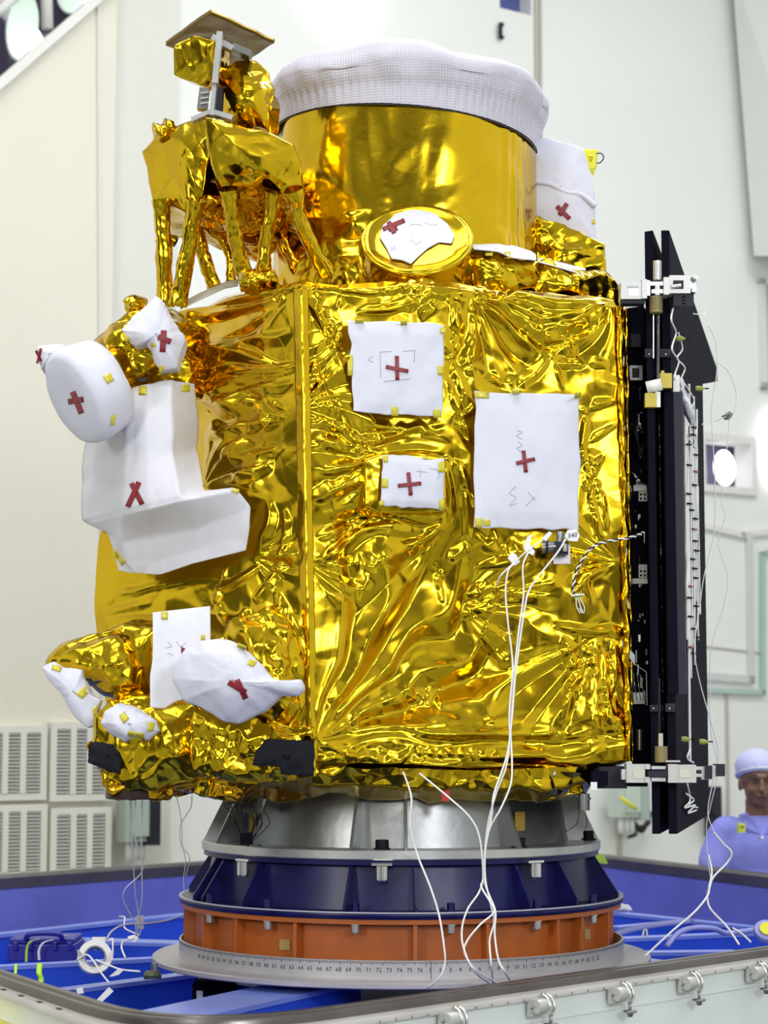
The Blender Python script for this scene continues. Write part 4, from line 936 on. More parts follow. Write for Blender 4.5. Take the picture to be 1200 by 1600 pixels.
mb = MB().lathe([(.001, 0), (.080, 0), (.082, .006), (.082, .022), (.078, .026), (.001, .026)], P(215, 1248, 4.72), 48); mb.build('bottom_disc', mat('dark_disc', (.03, .015, .012), .3), sat, sharp=40)
mb = MB().lathe([(.095, 0), (.105, .02), (.115, .05), (.09, .07)], P(228, 1242, 4.78), 48); mb.build('wrapped_collar', amber, sat)
# the box the small cover is taped on
lump('wrapped_box', [(571, 718), (598, 708), (694, 712), (697, 722), (696, 800), (590, 802), (572, 792)], Yfront(640, 0) - .028, .05, gold, sat, bulge=.004, amp=.002, lam=.05, seed=61, n=110, rings=18, slope=(.4, 0), shift=(-.02, 0), taper=1.08)
# black tape patches
def tape_patch(name, outl, Y, slope=(0, 0), label=None, seed=1, par=sat): return lump(name, outl, Y, .004, blktape, par, bulge=.004, amp=.0012, lam=.03, seed=seed, n=70, rings=12, slope=slope, label=label, wav=.6)
tape_patch('black_tape', [(139, 1162), (152, 1158), (206, 1170), (190, 1180), (188, 1210), (170, 1206), (137, 1190)], 4.585, seed=3)
tape_patch('black_tape', [(414, 1155), (492, 1158), (490, 1213), (440, 1210), (436, 1198), (393, 1196), (400, 1175)], 4.515, seed=4)
# ---- barrel and its neighbours on the top deck
BX, BY, BR = float(P(633, 800, 5.2)[0]), (5.2 - SH) * DK, .377
zcap = zat(222, 5.2)
bar = empty('telescope_barrel', (BX, BY, zcap - .6), parent=sat)
nA, nZ = 420, 150; a = np.linspace(0, 2 * pi, nA, endpoint=False); z0 = zat(470, 4.9)
Z, Aa = np.meshgrid(np.linspace(z0, zcap + .06, nZ), a, indexing='ij')
Sx = Aa * BR * 500; Sz = (zcap - Z) * 500
hb = facets(Sx * .5, Sz, 130, 71, 4) * .7 + facets(Sx, Sz, 44, 72, 4) * .45 * np.clip(.35 + .65 * soft(Sx, Sz, 200, 73), .1, 1) + soft(Sx, Sz * .25, 120, 74) * 1.6
hb = hb * 1.5 + facets(Sx, Sz * .35, 75, 171, 4, .4) * .8 * np.clip(.3 + .7 * soft(Sx, Sz, 260, 172), 0, 1.2) + np.exp(-((((Aa + pi) % (2 * pi) - pi) + .55) / .3) ** 2) * facets(Sx, Sz * .3, 24, 173, 3, .4) * 1.0; low = np.clip((Sz - 130) / 120, 0, 1); hb = hb + low * (facets(Sx, Sz, 70, 75, 4) * 3.2 + facets(Sx, Sz, 30, 76, 4) * 1.5)
ang0 = -pi / 2
for aa, z1_, z2_, hh, ww in ((-1.95, 150, 190, 9, 16), (-1.45, 205, 260, 12, 40), (-1.15, 190, 240, 10, 30), (-1.3, 175, 215, 7, 14), (-.8, 160, 260, 6, 12), (-.62, 60, 250, 4, 9), (-.5, 90, 250, 4, 8)):
    d = ((Aa + pi) % (2 * pi) - pi - aa) * BR * 500; hb = hb + hh * np.exp(-(d / ww) ** 2) * np.clip(1 - np.abs((Sz - (z1_ + z2_) / 2) / ((z2_ - z1_) / 2)) ** 2, 0, 1) * 1.0
rr_ = BR + hb / 560
Vb = np.stack([BX + rr_ * np.cos(Aa), BY + rr_ * np.sin(Aa), Z], -1).reshape(-1, 3)
i = np.arange(nZ - 1)[:, None] * nA + np.arange(nA)[None]; j = np.arange(nZ - 1)[:, None] * nA + (np.arange(nA)[None] + 1) % nA
Fb = np.stack([i, j, j + nA, i + nA], -1).reshape(-1, 4)
mk('barrel_blanket', Vb, Fb, gold, bar)
def Vrim(r, z): return z - .055 * 0 
# elastic-edged cloth cap (taken off before flight, so a thing of its own)
net = mat('white_netted_cloth', (.74, .73, .82), .8, spec=.2); nt = net.node_tree; b = nt.nodes['Principled BSDF']
tc = nt.nodes.new('ShaderNodeTexCoord'); wv = [nt.nodes.new('ShaderNodeTexWave') for _ in range(2)]
for k_, w_ in enumerate(wv): w_.bands_direction = 'XZ'[k_]; w_.inputs['Scale'].default_value = 42 if k_ == 0 else 42; nt.links.new(tc.outputs['Object'], w_.inputs['Vector'])
mxn = nt.nodes.new('ShaderNodeMath'); mxn.operation = 'MULTIPLY'; nt.links.new(wv[0].outputs['Fac'], mxn.inputs[0]); nt.links.new(wv[1].outputs['Fac'], mxn.inputs[1])
mxc = nt.nodes.new('ShaderNodeMix'); mxc.data_type = 'RGBA'; mxc.inputs[6].default_value = (.50, .49, .58, 1); mxc.inputs[7].default_value = (.74, .73, .81, 1)
nt.links.new(mxn.outputs[0], mxc.inputs[0]); nt.links.new(mxc.outputs[2], b.inputs['Base Color'])
bp = nt.nodes.new('ShaderNodeBump'); bp.inputs['Strength'].default_value = .4; bp.inputs['Distance'].default_value = .002; nt.links.new(mxn.outputs[0], bp.inputs['Height']); nt.links.new(bp.outputs[0], b.inputs['Normal'])
prof = [(.392, -.004), (.396, -.002), (.398, .01), (.400, .03), (.403, .05), (.408, .062), (.418, .078), (.426, .10), (.429, .118), (.421, .142), (.400, .164), (.365, .184), (.31, .201), (.24, .214), (.15, .223), (.05, .227), (.001, .227)]
pr = spline([(p[0], p[1], 0) for p in prof], 4)[:, :2]; nA = 360; a = np.linspace(0, 2 * pi, nA, endpoint=False)
rng = rngs(9); V = []
for (r, h) in pr:
    ple = np.exp(-((h - .045) / .035) ** 2) * .0032 * np.sin(a * 95 + 2 * np.sin(a * 7)) + np.clip((h - .05) / .06, 0, 1) * np.clip(r / .3, 0, 1) * (.005 * np.sin(a * 23 + 3 * np.sin(3 * a)) * np.exp(-((h - .1) / .05) ** 2) + .006 * np.sin(a * 11 + 1.5 * np.sin(a * 4) + h * 20))
    r = r * .972; rad = r + ple; lift = .010 * np.sin(3 * a + 1) * (h > .15) + .006 * np.sin(7 * a) * (h > .1)
    x = rad * np.cos(a); V.append(np.stack([BX + x, BY + rad * np.sin(a), zcap + h + lift * min(1, r / .3) - .075 * x * (1 - .75 * min(1, max(0, h) / .12)) - .012], 1))
V = np.concatenate(V); m_ = len(pr); i = np.arange(m_ - 1)[:, None] * nA + np.arange(nA)[None]; j = np.arange(m_ - 1)[:, None] * nA + (np.arange(nA)[None] + 1) % nA
capo = mk('barrel_cover', V, np.stack([i, j, j + nA, i + nA], -1).reshape(-1, 4), net, label='white netted cloth cap with gathered elastic edge on top of the gold barrel', cat='cover', origin=(BX, BY, zcap))
rimp = np.stack([BX + .384 * np.cos(a), BY + .384 * np.sin(a), zcap - .014 - .075 * .384 * np.cos(a)], 1)
MB().tube(np.r_[rimp, rimp[:1]], .0022, 6, cap=False).build('elastic_hem', blktape, capo, label='dark hem line')
# round tilted disc unit in front of the barrel
al = R(38); dax = frame((-.03, -cos(al), sin(al)))
dc = P(652, 376, 4.78)
dsk = empty('disc_unit', dc - dax[2] * .09, parent=sat)
mb = MB().lathe([(.001, -.0), (.05, .001), (.10, .0), (.122, .002), (.132, .008), (.140, .010), (.144, .004), (.146, -.006), (.146, -.03), (.15, -.06), (.148, -.10), (.12, -.14)], dc, 180, ax=dax)
V = np.concatenate(mb.v); N = V - dc; N /= np.linalg.norm(N, axis=1)[:, None] + 1e-9
dd = ((V - dc) @ dax[2]); side = np.clip(-dd / .03, 0, 1)
V = V + N * (facet3(V, .035, 81) * .0035 * side + facet3(V, .08, 82) * .003)[:, None]
mk('disc_blanket', V, mb.f, gold, dsk)
MB().lathe([(.141, .004), (.148, .008), (.150, .0), (.1465, -.008)], dc, 120, ax=dax).build('disc_rim', gold, dsk)
# unit behind the barrel on the right
lump('wrapped_rear_unit', [(838, 338), (880, 350), (944, 382), (946, 425), (930, 450), (838, 440)], 5.16, .35, gold, sat, bulge=.02, amp=.007, lam=.07, seed=95, n=140, rings=30)
lump('wrapped_rear_unit', [(735, 388), (775, 392), (840, 410), (842, 455), (735, 460)], 4.86, .2, gold, sat, bulge=.03, amp=.012, lam=.08, seed=92, n=140, rings=30, slope=(.5, 0))
lump('wrapped_rear_unit', [(838, 405), (900, 418), (945, 425), (972, 455), (970, 480), (900, 470), (838, 460)], 4.92, .2, gold, sat, bulge=.03, amp=.013, lam=.08, seed=93, n=150, rings=34, slope=(.3, 0))
# ---- wrapped truss table, upper left
tt = empty('instrument_table', P(350, 440, 4.85), parent=sat)
lump('deck_blanket', [(220, 236), (240, 220), (318, 180), (334, 200), (330, 250), (318, 300), (300, 328), (268, 320), (238, 318), (228, 272)], 4.78, .35, gold, tt, bulge=.03, amp=.009, lam=.13, seed=101, n=170, rings=36, slope=(-1.2, 0))
lump('deck_blanket', [(318, 178), (362, 190), (456, 228), (468, 252), (470, 300), (458, 318), (430, 306), (404, 316), (374, 300), (352, 302), (336, 262), (328, 230)], 4.66, .40, gold, tt, bulge=.04, amp=.013, lam=.12, seed=102, n=180, rings=40, slope=(.4, .6))
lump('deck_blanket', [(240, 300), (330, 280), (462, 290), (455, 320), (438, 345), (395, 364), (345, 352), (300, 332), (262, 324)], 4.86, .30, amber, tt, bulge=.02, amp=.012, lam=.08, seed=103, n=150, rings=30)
lump('foil_knob', [(238, 200), (248, 190), (268, 188), (276, 198), (268, 214), (250, 222), (240, 214)], 4.80, .08, gold, tt, bulge=.03, amp=.007, lam=.03, seed=104, n=60, rings=12)
def leg(pts, w, Y, seed, par=tt, m=gold):
    q = spline(pts, 14); q = np.array([q[0] + (q[-1] - q[0]) * 0 if False else x for x in q]); Yv = np.linspace(Y[0], Y[1], len(q)) if hasattr(Y, '__len__') else np.full(len(q), Y)
    pt = P(q[:, 0], q[:, 1], Yv); d = np.r_[0, np.cumsum(np.linalg.norm(np.diff(pt, axis=0), axis=1))]; n = int(d[-1] / .0045) + 2
    t = np.linspace(0, d[-1], n); pt = np.stack([np.interp(t, d, pt[:, i]) for i in range(3)], 1)
    r = w / 2 / FP * 4.8 * (1 + .12 * np.exp(-((t - d[-1]) / .03) ** 2) + .25 * np.exp(-(t / .03) ** 2))
    mb = MB().tube(pt, r, 28, cap=False); V = np.concatenate(mb.v); cen = np.repeat(pt, 28, 0); N = V - cen; N /= np.linalg.norm(N, axis=1)[:, None]
    V = V + N * (facet3(V * np.array([1, 1, .55]), .030, seed) * .0030 + facet3(V, .013, seed + 1) * .001)[:, None]
    return mk('leg', V, mb.f, m, par)
leg([(252, 312), (256, 400), (258, 480)], 25, (4.80, 4.85), 111)
leg([(306, 312), (296, 380), (277, 478)], 26, (4.72, 4.80), 112)
leg([(300, 335), (315, 390), (336, 452)], 22, (4.95, 5.0), 113)
leg([(312, 346), (345, 372), (360, 400), (362, 440)], 16, (4.98, 5.0), 114)
leg([(356, 295), (366, 360), (384, 436)], 23, (4.62, 4.74), 115)
leg([(428, 300), (420, 350), (408, 432)], 21, (4.68, 4.76), 116)
leg([(424, 340), (445, 385), (468, 430)], 20, (4.98, 5.02), 117, m=amber)
leg([(457, 296), (475, 360), (512, 428)], 23, (4.62, 4.75), 118)
leg([(275, 378), (262, 372), (244, 380)], 12, 4.86, 119)
lump('leg_foot', [(378, 425), (395, 420), (425, 425), (432, 440), (400, 452), (376, 446)], 4.68, .1, gold, tt, bulge=.03, amp=.008, lam=.03, seed=120, n=80, rings=16)
# mechanism on the table: plate, box, drum, bracket
me_ = empty('pointing_mechanism', P(350, 180, 4.75), parent=sat)
zpl = zat(45, 4.7)
q = [G(259, 71, zpl), G(329, 21, zpl), G(429, 67, zpl), G(366, 108, zpl)]
C = [[None, None], [None, None]]
nn = 60; uu = np.linspace(0, 1, nn); Vp = np.array([[(1 - a_) * (1 - b_) * q[0] + a_ * (1 - b_) * q[1] + a_ * b_ * q[2] + (1 - a_) * b_ * q[3] for a_ in uu] for b_ in uu]).reshape(-1, 3)
Vp[:, 2] += facet3(Vp, .05, 121) * .0012; V2 = Vp + np.array([0, 0, .012]); Fq = gridf(nn, nn); idx = np.arange(nn * nn).reshape(nn, nn)
rim = np.r_[idx[0, :], idx[1:, -1], idx[-1, -2::-1], idx[-2:0:-1, 0]]; r2 = np.roll(rim, -1)
mk('top_plate', np.r_[Vp, V2], np.r_[Fq, Fq[:, ::-1] + nn * nn, np.stack([rim, r2, r2 + nn * nn, rim + nn * nn], 1)], foil_mat('olive_foil', (.24, .15, .02), (.14, .08, .01), .3), me_)
lump('wrapped_box', [(272, 72), (302, 55), (335, 63), (337, 100), (333, 118), (314, 134), (272, 117)], 4.60, .13, gold, me_, bulge=.004, amp=.0022, lam=.05, seed=122, n=120, rings=24, slope=(.0, .5), shift=(.03, .02), taper=.95, flat=6)
lump('wrapped_drum', [(346, 132), (352, 106), (372, 98), (396, 99), (416, 112), (427, 136), (427, 168), (418, 202), (402, 192), (374, 188), (352, 176), (343, 154)], 4.70, .16, gold, me_, bulge=.055, amp=.011, lam=.12, seed=123, n=150, rings=34)
def pbar(a, b, wpx, Y, th, name, m, par=me_):
    A_, B_ = P(*a, Y), P(*b, Y); d = B_ - A_; L = np.linalg.norm(d); d /= L; s = np.cross(d, (0, 1, 0)); s /= np.linalg.norm(s)
    return MB().box((A_ + B_) / 2, (L, wpx / FP * Y, th), ax=[d, s, np.cross(d, s)]).build(name, m, par, smooth=False)
pbar((344, 52), (336, 132), 9, 4.585, .03, 'bracket_arm', alu)
pbar((332, 60), (364, 78), 9, 4.62, .03, 'bracket_arm', alu)
pbar((364, 76), (392, 88), 10, 4.68, .05, 'bracket_arm', alu_dark)
pbar((336, 130), (331, 182), 7, 4.60, .03, 'bracket_arm', alu)
pbar((343, 140), (341, 182), 12, 4.66, .05, 'bracket_arm', black_soft)
pbar((320, 140), (316, 172), 15, 4.64, .03, 'vent_block', alu_dark)
pbar((300, 189), (330, 176), 7, 4.62, .03, 'bracket_arm', alu)
pbar((336, 178), (364, 186), 8, 4.62, .03, 'bracket_arm', alu)
for k_ in range(3): pbar((313, 146 + 8 * k_), (326, 144 + 8 * k_), 2.5, 4.62, .004, 'vent_slat', alu)
tapeW = P(0, 0, 1)
blanket('pale_edge_sheet', [[(280, 474, 4.82), (315, 456, 4.84), (352, 440, 4.88), (374, 436, 4.92)], [(282, 482, 4.80), (318, 465, 4.82), (350, 450, 4.84), (372, 446, 4.88)]], 2, lambda U, V: U * 0, mat('cream_sheet', (.62, .60, .50), .6), sat, soften=0, thick=.003)
# ================================================================ white covers taped on the spacecraft
def cloth_h(seed, a=1.0): return lambda U, V: (facets(U, V, 60, seed, 3, sharp=.3) * .8 + soft(U, V, 90, seed + 1) * 1.3 + soft(U, V, 28, seed + 2) * .25) * a
def patch(C, seed, label, m=cloth, name='cloth_cover', cat='cover', a=1.0, soften=2, thick=.003, wob=1.2):
    C = np.asarray(C, float)
    hf = cloth_h(seed, a)
    return blanket(name, C, 2.5, hf, m, None, soften=soften, thick=thick, label=label, cat=cat, group=None)
def ff(lift): return lambda x, y: Yfront(x, y) - lift
def rect_cover(tl, tr, br, bl, lift, seed, label, wob=2.0, pillow=.006):
    r = rngs(seed); n = 9; C = []
    tl, tr, br, bl = map(np.array, (tl, tr, br, bl))
    for b_ in np.linspace(0, 1, n):
        row = []
        for a_ in np.linspace(0, 1, n):
            p = (1 - a_) * (1 - b_) * tl + a_ * (1 - b_) * tr + a_ * b_ * br + (1 - a_) * b_ * bl
            edge = a_ in (0, 1) or b_ in (0, 1)
            if edge: p = p + r.randn(2) * wob * .7
            row.append((p[0], p[1], Yfront(p[0], p[1]) - lift - pillow * sin(pi * a_) * sin(pi * b_) + (.006 if edge else 0)))
        C.append(row)
    return patch(C, seed, label, soften=2, a=.7)
lift1 = .030
c = rect_cover((543, 501), (694, 506), (690, 652), (553, 645), lift1, 201, 'square white cloth cover with a red cross, upper middle of the front')
cross(c, ff(lift1 + .009), ((620, 556), (621, 594)), ((603, 573), (638, 580)), 6)
tapes(c, ff(lift1 + .004), [(555, 498, 568, 505), (626, 500, 636, 508), (688, 512, 697, 521), (543, 555, 551, 587), (612, 636, 622, 650), (677, 640, 689, 653), (684, 572, 693, 586)])
scribble(c, ff(lift1 + .007), [[(594, 548), (595, 590)], [(594, 550), (612, 549)], [(630, 549), (648, 547)], [(648, 547), (647, 566)], [(582, 556), (575, 562), (584, 566)], [(600, 596), (640, 592)]])
c = rect_cover((742, 612), (907, 617), (903, 828), (741, 825), lift1, 202, 'tall white cloth cover with a small red cross, right half of the front')
cross(c, ff(lift1 + .009), ((818, 704), (822, 738)), ((807, 724), (836, 717)), 6)
tapes(c, ff(lift1 + .004), [(743, 612, 764, 622), (898, 612, 908, 622), (742, 810, 754, 824), (756, 812, 766, 822), (800, 608, 812, 615)])
scribble(c, ff(lift1 + .007), [[(807, 672), (816, 676), (807, 681), (816, 686)], [(810, 690), (816, 696), (808, 700), (815, 706)], [(806, 760), (796, 770), (806, 778), (796, 790), (808, 786)], [(825, 768), (836, 782)], [(822, 790), (836, 776)]])
lift2 = .055
c = rect_cover((598, 711), (695, 716), (692, 796), (594, 790), lift2, 203, 'small white cloth cover with a red cross on a raised box, below the square one')
cross(c, ff(lift2 + .008), ((638, 738), (642, 774)), ((622, 759), (658, 755)), 6)
tapes(c, ff(lift2 + .004), [(599, 712, 606, 722), (596, 748, 606, 762), (685, 722, 695, 738), (592, 782, 600, 790), (686, 780, 694, 795), (660, 712, 668, 717)])
scribble(c, ff(lift2 + .007), [[(650, 736), (668, 738)], [(656, 732), (657, 746)], [(672, 732), (686, 736), (684, 748)]])
# big wrapped box cover on the left side
C = [[(150, 662, 5.04), (203, 606, 4.76), (232, 598, 4.73), (268, 593, 4.72), (305, 600, 4.80)],
     [(132, 690, 5.02), (198, 640, 4.70), (230, 640, 4.66), (268, 640, 4.66), (308, 640, 4.80)],
     [(128, 740, 5.01), (195, 720, 4.68), (230, 716, 4.63), (272, 712, 4.63), (309, 700, 4.78)],
     [(127, 812, 5.00), (193, 792, 4.66), (232, 784, 4.60), (280, 774, 4.58), (318, 768, 4.64)],
     [(135, 820, 4.98), (190, 806, 4.68), (234, 796, 4.60), (292, 782, 4.575), (370, 764, 4.60)],
     [(168, 832, 4.88), (190, 846, 4.76), (240, 838, 4.72), (310, 826, 4.66), (391, 792, 4.61)],
     [(179, 856, 4.84), (198, 876, 4.78), (246, 876, 4.74), (312, 860, 4.68), (389, 828, 4.62)],
     [(187, 892, 4.82), (212, 896, 4.78), (250, 898, 4.74), (304, 880, 4.68), (384, 860, 4.64)]]
big = patch(C, 210, 'large off-white cloth cover draped over the boxy unit on the left side', m=cloth_grey, a=1.2, soften=3)
def Ybig(x, y): return 4.67
cross(big, lambda x, y: 4.60 + .0016 * abs(x - 213) + max(0, 780 - y) * .0005, ((205, 755), (222, 788)), ((217, 753), (199, 792)), 8, .004)
tapes(big, lambda x, y: 4.72, [(217, 603, 229, 617)]); tapes(big, lambda x, y: 4.76, [(284, 601, 297, 612)], lift=.03)
tapes(big, lambda x, y: 4.755, [[(180, 858), (197, 878), (190, 884), (178, 868)], [(360, 760), (375, 763), (372, 772), (362, 768)]], lift=.01)
# paper sheet, lower left
Cp = [[(239 + (328 - 239) * a_ - (4 if b_ > .6 and a_ < .2 else 0), 957 - 10 * a_ + b_ * (148 - a_ * 5) + (6 * sin(9 * a_) if b_ == 1 else 0), 4.60 + .02 * sin(3 * a_)) for a_ in np.linspace(0, 1, 6)] for b_ in np.linspace(0, 1, 7)]
pc = patch(Cp, 212, 'flat white sheet taped upright behind the bulging lower cover', m=paper, name='paper_sheet', cat='sheet', a=.5, soften=1)
tapes(pc, lambda x, y: 4.60, [(252, 956, 262, 968), (314, 992, 320, 1000)], lift=.006)
scribble(pc, lambda x, y: 4.60, [[(262, 1003), (268, 1010), (258, 1012)], [(276, 1002), (282, 1010), (290, 1004)], [(262, 1020), (270, 1024)]], lift=.008)
V, Fl = quad_px([(283, 1010), (290, 1014), (287, 1022), (283, 1020)], surf(pc, None), 4, .0015); mk('tape_strip', V, Fl, red, pc)
scribble(pc, lambda x, y: 4.60, [[(281, 1030), (281, 1038)], [(281, 1032), (284, 1030)]], m=ink_dark, lift=.008)
# drum-shaped cover, far left
dax = frame((-.72, -.50, -.48)); dcc = P(112, 625, 4.62)
mb = MB().lathe([(.001, .0), (.06, .002), (.108, .001), (.120, -.006), (.127, -.02), (.130, -.05), (.127, -.08), (.122, -.105), (.10, -.108)], dcc, 140, ax=dax)
V = np.concatenate(mb.v); N = V - (dcc - dax[2] * .05); N /= np.linalg.norm(N, axis=1)[:, None]; V = V + N * (facet3(V, .07, 221) * .0022 + facet3(V, .03, 222) * .0008)[:, None]
dr = mk('cloth_cover', V, mb.f, cloth, label='drum-shaped white cloth cover with a dark red cross, far left', cat='cover')
def on_disc(x, y, ax=dax, c0=dcc, off=.004):    # distance of the disc face under a pixel
    dx, vy, vz = ray(x, y); d = np.array([dx, vy, vz], float); o = np.array([0, 0, CZ]); n = ax[2]; t = ((c0 + n * off - o) @ n) / (d @ n); return float((d * t)[1]) / DK + SH
cross(dr, on_disc, ((113, 612), (127, 646)), ((106, 628), (130, 624)), 9, .002)
tapes(dr, lambda x, y: 4.60, [[(161, 588), (172, 582), (178, 594), (168, 600)], [(174, 650), (181, 648), (180, 664), (173, 666)]], lift=.02)
o = lump('cloth_cover', [(57, 544), (64, 540), (100, 538), (106, 546), (84, 560), (64, 578), (60, 566)], 4.86, .08, cloth, None, bulge=.02, amp=.002, lam=.05, seed=223, n=60, rings=12, label='small white cloth cover peeping out above the drum-shaped one', cat='cover')
cross(o, lambda x, y: 4.835, ((58, 568), (64, 544)), ((56, 548), (64, 564)), 4, .004)
o = lump('cloth_cover', [(190, 515), (203, 498), (242, 462), (250, 466), (268, 494), (290, 532), (280, 560), (276, 575), (250, 580), (240, 566), (238, 545), (228, 534), (214, 540), (200, 530)], 4.70, .05, cloth, None, bulge=.035, amp=.003, lam=.06, seed=224, n=120, rings=24, label='pointed white cloth cover with a red cross above the big draped cover', cat='cover', wav=.5)
cross(o, lambda x, y: 4.665, ((256, 516), (254, 550)), ((247, 526), (267, 534)), 9, .008)
tapes(o, lambda x, y: 4.70, [[(194, 520), (204, 530), (196, 534)] + [(190, 524)], (248, 571, 256, 582), (236, 536, 243, 542)], lift=.01)
# lower left covers
o = lump('cloth_cover', [(65, 1042), (84, 1032), (100, 1044), (128, 1046), (130, 1060), (142, 1084), (158, 1094), (152, 1112), (154, 1134), (136, 1137), (118, 1118), (92, 1084)], 4.64, .05, cloth, None, bulge=.02, amp=.003, lam=.05, seed=226, n=110, rings=20, label='slanting white cloth cover at the lower left edge of the spacecraft', cat='cover')
tapes(o, lambda x, y: 4.62, [[(82, 1038), (98, 1042), (94, 1050), (80, 1046)], [(118, 1084), (134, 1072), (142, 1080), (128, 1092)], [(144, 1108), (154, 1100), (156, 1112), (146, 1118)]], lift=.012)
o = lump('cloth_cover', [(156, 1130), (164, 1112), (184, 1098), (204, 1106), (242, 1124), (250, 1142), (232, 1158), (206, 1150), (196, 1160), (168, 1144)], 4.56, .05, cloth, None, bulge=.035, amp=.004, lam=.05, seed=227, n=110, rings=20, label='small crumpled white cloth cover with yellow tape, bottom left above the black tape', cat='cover')
tapes(o, lambda x, y: 4.55, [[(186, 1118), (194, 1112), (202, 1122), (193, 1131)], [(200, 1142), (226, 1146), (224, 1155), (200, 1152)], [(230, 1128), (242, 1130), (240, 1142), (232, 1144)]], lift=.026)
o = lump('cloth_cover', [(272, 1062), (278, 1045), (292, 1014), (312, 1002), (340, 997), (362, 1000), (382, 1014), (398, 1030), (425, 1058), (445, 1066), (468, 1064), (473, 1076), (466, 1084), (440, 1088), (424, 1100), (412, 1112), (370, 1128), (350, 1126), (318, 1108), (288, 1094)], 4.46, .10, cloth, None, bulge=.06, amp=.005, lam=.09, amp2=.0012, seed=228, n=150, rings=34, label='large baggy white cloth cover with a dark red cross, bulging at the bottom left', cat='cover', slope=(-.3, .2))
cross(o, lambda x, y: 4.425, ((370, 1062), (384, 1092)), ((357, 1066), (384, 1082)), 9, .012)
tapes(o, lambda x, y: 4.45, [[(390, 1030), (402, 1034), (396, 1042), (386, 1038)], [(372, 1004), (386, 1010), (384, 1016), (370, 1010)]], lift=.03)
# patch on the round disc unit
dax2 = frame((-.03, -cos(R(38)), sin(R(38)))); dc2 = dc
oct_ = [(593, 370), (598, 352), (612, 340), (622, 330), (640, 321), (652, 326), (680, 334), (700, 350), (710, 368), (706, 380), (686, 378), (668, 388), (652, 402), (642, 412), (628, 406), (612, 404), (604, 388)]
o_ = resample(oct_, 90); cc_ = o_.mean(0); V = []; Fl = []
rings_ = 14
for r_ in np.linspace(.02, 1, rings_):
    q_ = cc_ + (o_ - cc_) * r_
    for p_ in q_:
        Yd = on_disc(p_[0], p_[1], dax2, dc2, .0055 + .004 * (1 - r_)); V.append(P(p_[0], p_[1], Yd))
V = np.array(V); n_ = 90
Fl = [[t_ * n_ + i_, t_ * n_ + (i_ + 1) % n_, (t_ + 1) * n_ + (i_ + 1) % n_, (t_ + 1) * n_ + i_] for t_ in range(rings_ - 1) for i_ in range(n_)] + [list(range(n_))[::-1]]
V = V + np.array([0, 1, 0]) * (facet3(V, .05, 231) * .0012)[:, None]
nb = len(V); V = np.r_[V, V - dax2[2] * .002]; Fl = Fl + [[a + nb for a in f[::-1]] for f in Fl] + [[(rings_ - 1) * n_ + i_, (rings_ - 1) * n_ + (i_ + 1) % n_, nb + (rings_ - 1) * n_ + (i_ + 1) % n_, nb + (rings_ - 1) * n_ + i_] for i_ in range(n_)]
pd = mk('cloth_cover', V, Fl, cloth, label='ragged white cloth patch on the tilted gold disc in front of the barrel', cat='cover')
od = lambda x, y: on_disc(x, y, dax2, dc2, .015)
cross(pd, od, ((598, 358), (632, 344)), ((607, 346), (616, 364)), 7, .001)
V, Fl = quad_px([(604, 347), (618, 349), (622, 360), (608, 362)], surf(pd, od), 5, .001); mk('tape_strip', V, Fl, red, pd)
scribble(pd, od, [[(640, 352), (650, 350), (660, 353)], [(664, 348), (676, 352), (684, 350)], [(610, 384), (612, 392), (616, 384), (618, 392)], [(640, 380), (644, 374), (650, 382), (658, 376)]], lift=.002)
# covers at the upper right
o = lump('cloth_cover', [(820, 214), (858, 218), (890, 224), (912, 232), (922, 262), (930, 318), (932, 378), (900, 366), (838, 338), (818, 330)], 5.18, .25, cloth, None, bulge=.015, amp=.003, lam=.08, seed=241, n=130, rings=26, label='tall white cloth cover behind the barrel on the right, with a red cross', cat='cover')
mb = MB(); s_ = spline([(835, 283), (860, 288), (885, 300), (910, 305), (931, 322)], 8); mb.tube(P(s_[:, 0], s_[:, 1], np.full(len(s_), 5.168)), .008, 8); mb.build('fold_ridge', cloth, o)
cross(o, lambda x, y: 5.165, ((870, 322), (890, 342)), ((886, 318), (874, 336)), 7, .012)
tapes(o, lambda x, y: 5.17, [(925, 343, 930, 350)], lift=.01)
o = patch([[(735, 378, 4.95), (780, 377, 4.97), (830, 392, 5.0), (838, 398, 5.0)], [(740, 388, 4.80), (778, 392, 4.82), (800, 402, 4.84), (838, 406, 4.86)]], 243, 'narrow white cloth strip lying at the foot of the barrel, right of the disc', a=.4)
tapes(o, lambda x, y: 4.80, [(758, 389, 770, 400), (788, 393, 798, 404)], lift=.01)
patch([[(842, 402, 5.02), (880, 410, 5.02), (915, 420, 5.04)], [(842, 408, 4.88), (880, 418, 4.88), (914, 430, 4.90)]], 244, 'thin white cloth strip beside the foil crumple, below the tall rear cover', a=.4)
o = lump('warning_flag', [(908, 233), (934, 234), (932, 262), (927, 268), (919, 264)], 5.30, .004, yellow, None, bulge=.002, amp=.0005, lam=.05, seed=245, n=40, rings=5, label='small bright yellow flag sticking out behind the tall rear cover', cat='flag')
mb = MB(); s_ = spline([(932, 240), (940, 240), (943, 247), (938, 254), (932, 255)], 6); mb.tube(P(s_[:, 0], s_[:, 1], np.full(len(s_), 5.30)), .002, 5); mb.build('loop', wireb, o)
lump('tip', [(922, 266), (930, 267), (927, 275)], 5.30, .004, yellow, o, bulge=.001, amp=0, seed=2, n=20, rings=3)
